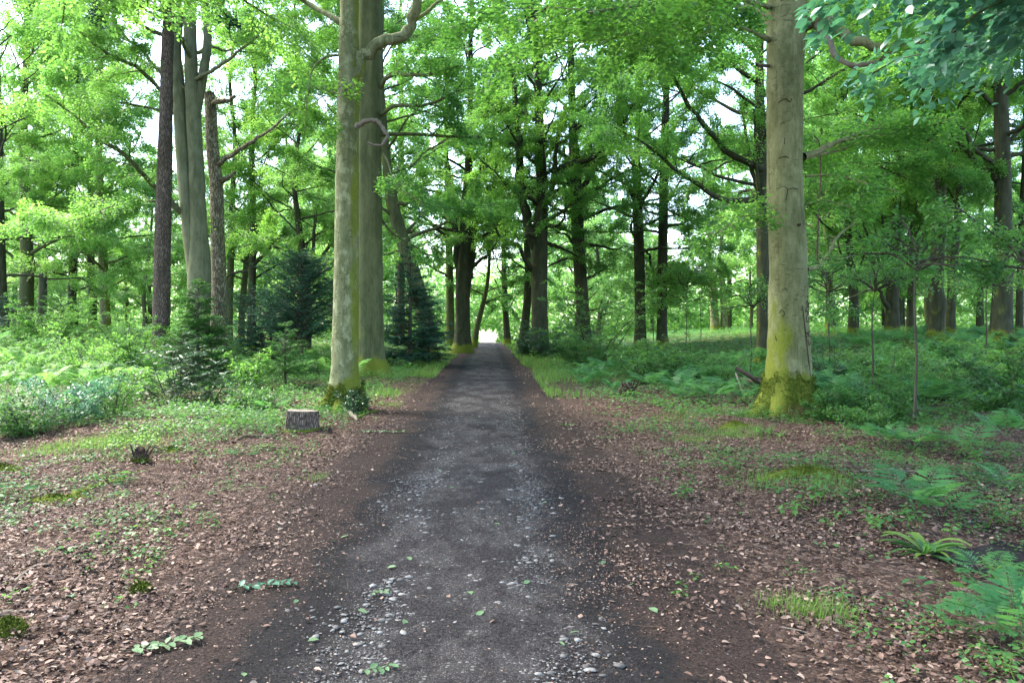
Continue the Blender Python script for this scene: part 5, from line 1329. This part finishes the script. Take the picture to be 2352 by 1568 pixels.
# mossy foot of the pale beech
rng = np.random.default_rng(1)
def mound(name, label, px, py, w, dpt, h, mat, seed, cat, shoots=900, foot_of=None):
    c = gp(px, py); s = c[1] / F; R_ = w * s * .5; rng = np.random.default_rng(seed); a = Acc(); nr, k = 9, 30
    th = np.linspace(0, 6.283, k, endpoint=False); V_ = []
    ph = rng.uniform(0, 6.28, 3)
    for i in range(nr + 1):
        f = i / nr; rr = R_ * f * (1 + .18 * np.sin(2 * th + ph[0]) + .12 * np.sin(3 * th + ph[1]) + .06 * np.sin(7 * th + ph[2]))
        x = np.cos(th) * rr; y = np.sin(th) * rr * dpt
        z = gz(c[0] + x, c[1] + y) - c[2] + h * (1 - f ** 2) ** 1.3 - .012 * f + rng.normal(0, .006, k) * (f < 1)
        V_.append(np.stack([x, y, z], 1))
    i = np.arange(nr)[:, None] * k; j = np.arange(k)[None]; j2 = (j + 1) % k
    V_ = np.array(V_).reshape(-1, 3); a.add(V_, np.stack([i + j, i + k + j, i + k + j2, i + j2], -1).reshape(-1, 4), .5)
    p = V_[rng.integers(0, len(V_), shoots)] + rng.normal(0, .02, (shoots, 3)) * [1, 1, .3]
    leaves(a, p, rng.normal(0, .6, (shoots, 3)) + [0, 0, .7], rng.normal(0, 1, (shoots, 3)), rng.uniform(.012, .028, shoots), .45, 0, rng.random(shoots))
    return tag(a.build(name, M[mat], None, c), label, cat)
mound('moss_cushion', 'yellow-green moss cushion left of the sawn stump', 535, 968, 110, .9, .07, 'moss', 541, 'moss')
mound('moss_cushion', 'long moss strip on the root at the upper left', 130, 1150, 190, .35, .05, 'moss', 542, 'moss')
mound('moss_cushion', 'round moss patch right of the small dark rotten stump', 392, 1035, 60, .8, .04, 'moss', 543, 'moss')
mound('moss_cushion', 'moss patch at the left edge below the bluish bushes', 10, 990, 110, .8, .06, 'moss', 544, 'moss')
mound('moss_cushion', 'moss patch at the left edge above the broad-leaved plant', 5, 1078, 80, .8, .05, 'moss', 545, 'moss')
mound('moss_cushion', 'bright moss cushion beside the thin root, lower left', 322, 1358, 62, .6, .035, 'moss', 546, 'moss')
mound('moss_cushion', 'dark green moss patch in the lower left corner', 15, 1450, 110, .8, .05, 'moss', 547, 'moss')
mound('moss_cushion', 'mossy crest of the low hump right of the path', 1850, 1085, 190, .35, .05, 'moss', 548, 'moss', 1500)
mound('moss_cushion', 'mossy knoll in the seedlings left of the big mossy beech', 1685, 980, 70, .8, .08, 'moss', 549, 'moss')
pb = bpy.data.objects['beech_tree']
class _F: pass
_f = _F(); _f.base = np.array(pb.location); _f.root = pb
foot(_f, 'moss', [(3.7, .30, .35), (4.6, .12, .4), (5.5, .10, .35), (2.6, .2, .35), (.6, .1, .5)], .30, .46, 6)

def bare_earth():
    a = Acc(); rng = np.random.default_rng(9); k, nr = 36, 10; c = np.array([3.75, 5.9]); th = np.linspace(0, 6.283, k, endpoint=False); V_ = []
    for i in range(nr + 1):
        rr = .62 * i / nr * (1 + .2 * np.sin(2 * th + 1) + .1 * np.sin(5 * th)); x = c[0] + np.cos(th) * rr; y = c[1] + np.sin(th) * rr * .8
        V_.append(np.stack([x, y, gz(x, y) + .028 - .03 * (i / nr) ** 3 + rng.normal(0, .008, k)], 1))
    i = np.arange(nr)[:, None] * k; j = np.arange(k)[None]; j2 = (j + 1) % k
    a.add(np.array(V_).reshape(-1, 3), np.stack([i + j, i + k + j, i + k + j2, i + j2], -1).reshape(-1, 4))
    return kind(a.build('bare_ground', plain_mat('black_soil', (0.006, 0.005, 0.005), (0.03, 0.025, 0.024), 24, .9, .8, .03)), 'structure')
bare_earth()

def herb(name, label, loc, seed, stems, H, ls, asp, pairs, mat='under', cat='plant', spread=.5, top=True, leafdroop=.2, petiole=.4):
    """upright leafy herb: stems with opposite leaves"""
    rng = np.random.default_rng(seed); r = thing(name, label, cat, loc); st, lf = Acc(), Acc(); po, ax, nr, sz = [], [], [], []
    for i in range(stems):
        a = rng.uniform(0, 6.28); off = rng.normal(0, .05 * stems ** .5, 2) * (stems > 1)
        w = wander(rng, [off[0], off[1], -.01], [math.cos(a) * spread, math.sin(a) * spread, 1], H * rng.uniform(.6, 1.1), 6, .08)
        st = Acc(); tube(st, w, np.linspace(.004, .0018, 6), 5)
        for j in range(pairs):
            t = .35 + .65 * (j + 1) / pairs; p = np.array([np.interp(t, np.linspace(0, 1, 6), w[:, q]) for q in range(3)]); az = j * 1.57 + a
            for sg in (0, math.pi):
                d = np.array([math.cos(az + sg), math.sin(az + sg), .15]); s = ls * (1.15 - .5 * t) * rng.uniform(.75, 1.15)
                tube(st, [p, p + d * s * petiole], [.0016, .001], 3)
                po.append(p + d * s * petiole); ax.append(d - [0, 0, leafdroop + rng.uniform(0, .3)]); nr.append(np.array([0, 0, 1.0]) + rng.normal(0, .25, 3)); sz.append(s)
        st.build('stem', M['grass'], r)
    k = len(po); leaves(lf, np.array(po), np.array(ax), np.array(nr), np.array(sz), asp, 1, np.clip(rng.normal(.5, .2, k), 0, 1))
    lf.build('foliage', M[mat], r)
    return r
herb('nettle_plant', 'clump of nettles on the near side of the mossy hump', G3(1865, 1150), 551, 11, .26, .075, .62, 4)
herb('nettle_plant', 'big-leaved nettle at the right of the hump clump', G3(1893, 1160), 552, 2, .20, .12, .75, 2)
herb('nettle_plant', 'low nettle just below the hump clump', G3(1815, 1175), 553, 4, .13, .085, .65, 3)
herb('nettle_plant', 'single nettle in the litter nearer to the path', G3(1578, 1150), 554, 3, .20, .075, .6, 4)
herb('broadleaf_plant', 'plant with a few large smooth leaves on the upper left ground', G3(302, 1112), 555, 3, .12, .17, .55, 1, 'under', leafdroop=-.2)
herb('broadleaf_plant', 'large-leaved plant at the left edge beside the moss patch', G3(15, 1150), 556, 5, .2, .19, .42, 2, 'under', leafdroop=-.1)
herb('broadleaf_plant', 'leafy weed on the litter below the spotted moss knoll', G3(1665, 1072), 557, 5, .16, .08, .6, 3)
herb('broadleaf_plant', 'weed with rounded leaves between the nettles and the rosette', G3(1985, 1200), 558, 7, .14, .06, .75, 3)
herb('broadleaf_plant', 'small weed by the path edge at the lower right', G3(1570, 1360), 559, 4, .07, .05, .65, 2)
herb('broadleaf_plant', 'lone seedling beside the grass tuft at the lower right', G3(1905, 1370), 560, 3, .12, .06, .6, 3)
herb('broadleaf_plant', 'leafy weed at the right edge above the black earth', G3(2290, 1200), 561, 9, .2, .06, .65, 4)
herb('broadleaf_plant', 'leafy weed at the right edge below the black earth', G3(2310, 1340), 562, 8, .16, .055, .65, 4)
herb('broadleaf_plant', 'broad-leaved weed left of the corner fern', G3(2165, 1375), 563, 3, .10, .15, .6, 1, leafdroop=.1)
herb('broadleaf_plant', 'small weed left of the path among litter, lower left', G3(300, 1290), 564, 9, .09, .05, .6, 3)
herb('broadleaf_plant', 'small pale weed near the path edge, left side', G3(430, 1215), 565, 7, .09, .05, .6, 3)
herb('broadleaf_plant', 'weedy clump with small pale leaves left of the small rotten stump', G3(290, 1030), 566, 22, .26, .065, .6, 4, 'leaf_fresh')
herb('broadleaf_plant', 'weedy clump with small pale leaves behind the small rotten stump', G3(350, 1000), 567, 20, .24, .06, .6, 4, 'leaf_fresh')
fern('fern at the right edge level with the fern over the rotten log', G3(2320, 1120), 431, 8, .5, .95)
fern('broad fern at the right edge behind the fern with few narrow fronds', G3(2310, 1000), 432, 8, .7, 1.0)
fern('small fern in the litter just left of the corner fern', G3(2215, 1450), 433, 7, .3, .9)
herb('nettle_plant', 'nettle clump between the fern over the rotten log and the rosette', G3(2075, 1215), 568, 9, .2, .07, .62, 4)
herb('nettle_plant', 'tall nettle clump at the right edge in front of the broad fern', G3(2265, 1065), 569, 10, .3, .08, .62, 5)
herb('broadleaf_plant', 'leafy weed patch at the bottom right edge below the corner fern', G3(2290, 1530), 570, 9, .12, .05, .65, 3)
herb('broadleaf_plant', 'leafy weeds on the litter left of the low dark ferns', G3(1930, 1010), 572, 12, .2, .07, .65, 3)
herb('broadleaf_plant', 'seedlings with soft leaves right of the moss knoll', G3(1760, 1000), 573, 12, .16, .07, .65, 3)
def rosette():
    rng = np.random.default_rng(571); c = gp(2125, 1275); r = thing('rosette_plant', 'yellow-green rosette plant with long arching strap leaves beside the black earth', 'plant', c)
    for i in range(24):
        a = 6.28 * i / 24 + rng.normal(0, .2); el = rng.uniform(.2, 1.25); L = rng.uniform(.24, .42); n = 9
        t = np.linspace(0, 1, n); ang = el - t ** 1.2 * (el + rng.uniform(.2, .8)); o = np.array([math.cos(a), math.sin(a), 0]); s = np.array([-math.sin(a), math.cos(a), 0])
        rr = np.concatenate([[0], np.cumsum(np.cos(ang[:-1]))]) * L / n; zz = np.concatenate([[0], np.cumsum(np.sin(ang[:-1]))]) * L / n
        mid = o * rr[:, None] + np.array([0, 0, 1.0]) * np.maximum(zz, -.02)[:, None]
        wd = rng.uniform(.010, .028) * (.25 + 1.1 * np.sin(np.clip(t * 1.02, 0, 1) * math.pi) ** .8 * (t > .2) + .1)
        V_ = np.stack([mid - s * wd[:, None] + [0, 0, .006], mid, mid + s * wd[:, None] + [0, 0, .006]], 1).reshape(-1, 3)
        k = np.arange(n - 1)[:, None] * 3; f = np.concatenate([np.concatenate([k, k + 1, k + 4, k + 3], 1), np.concatenate([k + 1, k + 2, k + 5, k + 4], 1)])
        q = Acc(); q.add(V_, f, rng.uniform(.4, 1)); q.build('leaf', M['under' if i % 3 else 'grass'], r)
    return r
rosette()

def sprig(label, px, py, ang, L, n, ls, mat, seed):
    rng = np.random.default_rng(seed); c = gp(px, py); c[2] += .016 if abs(c[0] - path_x(c[1])) < 1.5 else .006
    r = thing('leafy_sprig', label, 'sprig', c); st, lf = Acc(), Acc()
    d = np.array([math.cos(ang), math.sin(ang), 0]); s = np.array([-d[1], d[0], 0])
    w = wander(rng, -d * L * .5 + [0, 0, .012], d, L, 8, .1); w[:, 2] = .012 + .012 * rng.random(8); tube(st, w, np.linspace(.0035, .0015, 8), 5)
    t = np.linspace(.15, 1, n); p = np.stack([np.interp(t, np.linspace(0, 1, 8), w[:, k]) for k in range(3)], 1); sg = np.where(np.arange(n) % 2, 1, -1)
    ax = d * .55 + s * sg[:, None] + rng.normal(0, .25, (n, 3)) * [1, 1, .5]; ax[:, 2] += .1
    leaves(lf, p + [0, 0, .004], ax, np.array([0, 0, 1.0]) + rng.normal(0, .28, (n, 3)), ls * rng.uniform(.7, 1.15, n), .58, 1, np.clip(rng.normal(.5, .2, n), 0, 1))
    st.build('twig', M['twig'], r); lf.build('foliage', M[mat], r); return r
M['leaf_under'] = leaf_mat('leaf_underside', (0.08, 0.15, 0.07), (0.16, 0.24, 0.12), (0.14, 0.26, 0.08), .25, .6, .2, 3)
sprig('dark green fallen beech sprig on the left margin of the path', 598, 1357, .42, .36, 17, .075, 'leaf_near', 581)
sprig('pale green fallen sprig at the lower left, leaves upside down', 368, 1498, .35, .36, 19, .07, 'leaf_under', 582)
sprig('small pale sprig at the bottom edge in the middle of the path', 868, 1556, .1, .14, 9, .05, 'leaf_under', 583)
sprig('yellow-green fallen sprig left of the path near the sawn stump', 870, 994, .15, .8, 26, .085, 'leaf_under', 584)
sprig('small green sprig on the right margin of the path, farther one', 1276, 910, .1, .5, 14, .08, 'leaf_fresh', 585)
sprig('small yellow-green sprig on the right margin of the path, nearer one', 1302, 980, .2, .3, 9, .07, 'leaf_fresh', 586)
sprig('little sprig on the litter right of the path beside the mossy stump', 1388, 1008, -.2, .3, 9, .07, 'under', 587)
sprig('tiny wilted sprig in the middle of the path', 868, 1373, .3, .10, 6, .05, 'leaf_under', 588)
sprig('curled yellowing sprig on the litter at the right edge of the path', 1660, 1308, -.4, .16, 7, .06, 'leaf_fresh', 589)

def loose_leaves():
    rng = np.random.default_rng(591)
    a = Acc(); leaves(a, np.array([[-.03, 0, .0]]), np.array([[1, 0, .1]]), np.array([[.1, .1, 1.0]]), .06, .6, 1, .6)
    for i, (px, py) in enumerate([(1103, 1418), (1290, 1488), (1320, 1462), (833, 1413), (790, 1240), (765, 1250), (680, 1390), (700, 1085), (900, 1310), (940, 1290), (1010, 1085), (1180, 1045), (1250, 1160), (1140, 1210), (1080, 1370), (1210, 1345), (720, 1480), (560, 1560), (1015, 1010), (1100, 960), (1040, 1125), (1190, 990), (930, 1440), (1385, 1300), (1450, 1350), (1500, 1410)]):
        c = gp(px, py); c[2] += .024
        if i == 0: o = proto = tag(a.build('fallen_leaf', M['leaf_under']), 'single pale green leaf fallen on the bare path, one of many alike', 'leaf', 'single leaves fallen on the path')
        else: o = proto.copy(); COL.objects.link(o)
        o.location = c; o.rotation_euler = (rng.normal(0, .2), rng.normal(0, .2), rng.uniform(0, 6.28)); sc = rng.uniform(.7, 1.25); o.scale = (sc, sc, sc)
loose_leaves()
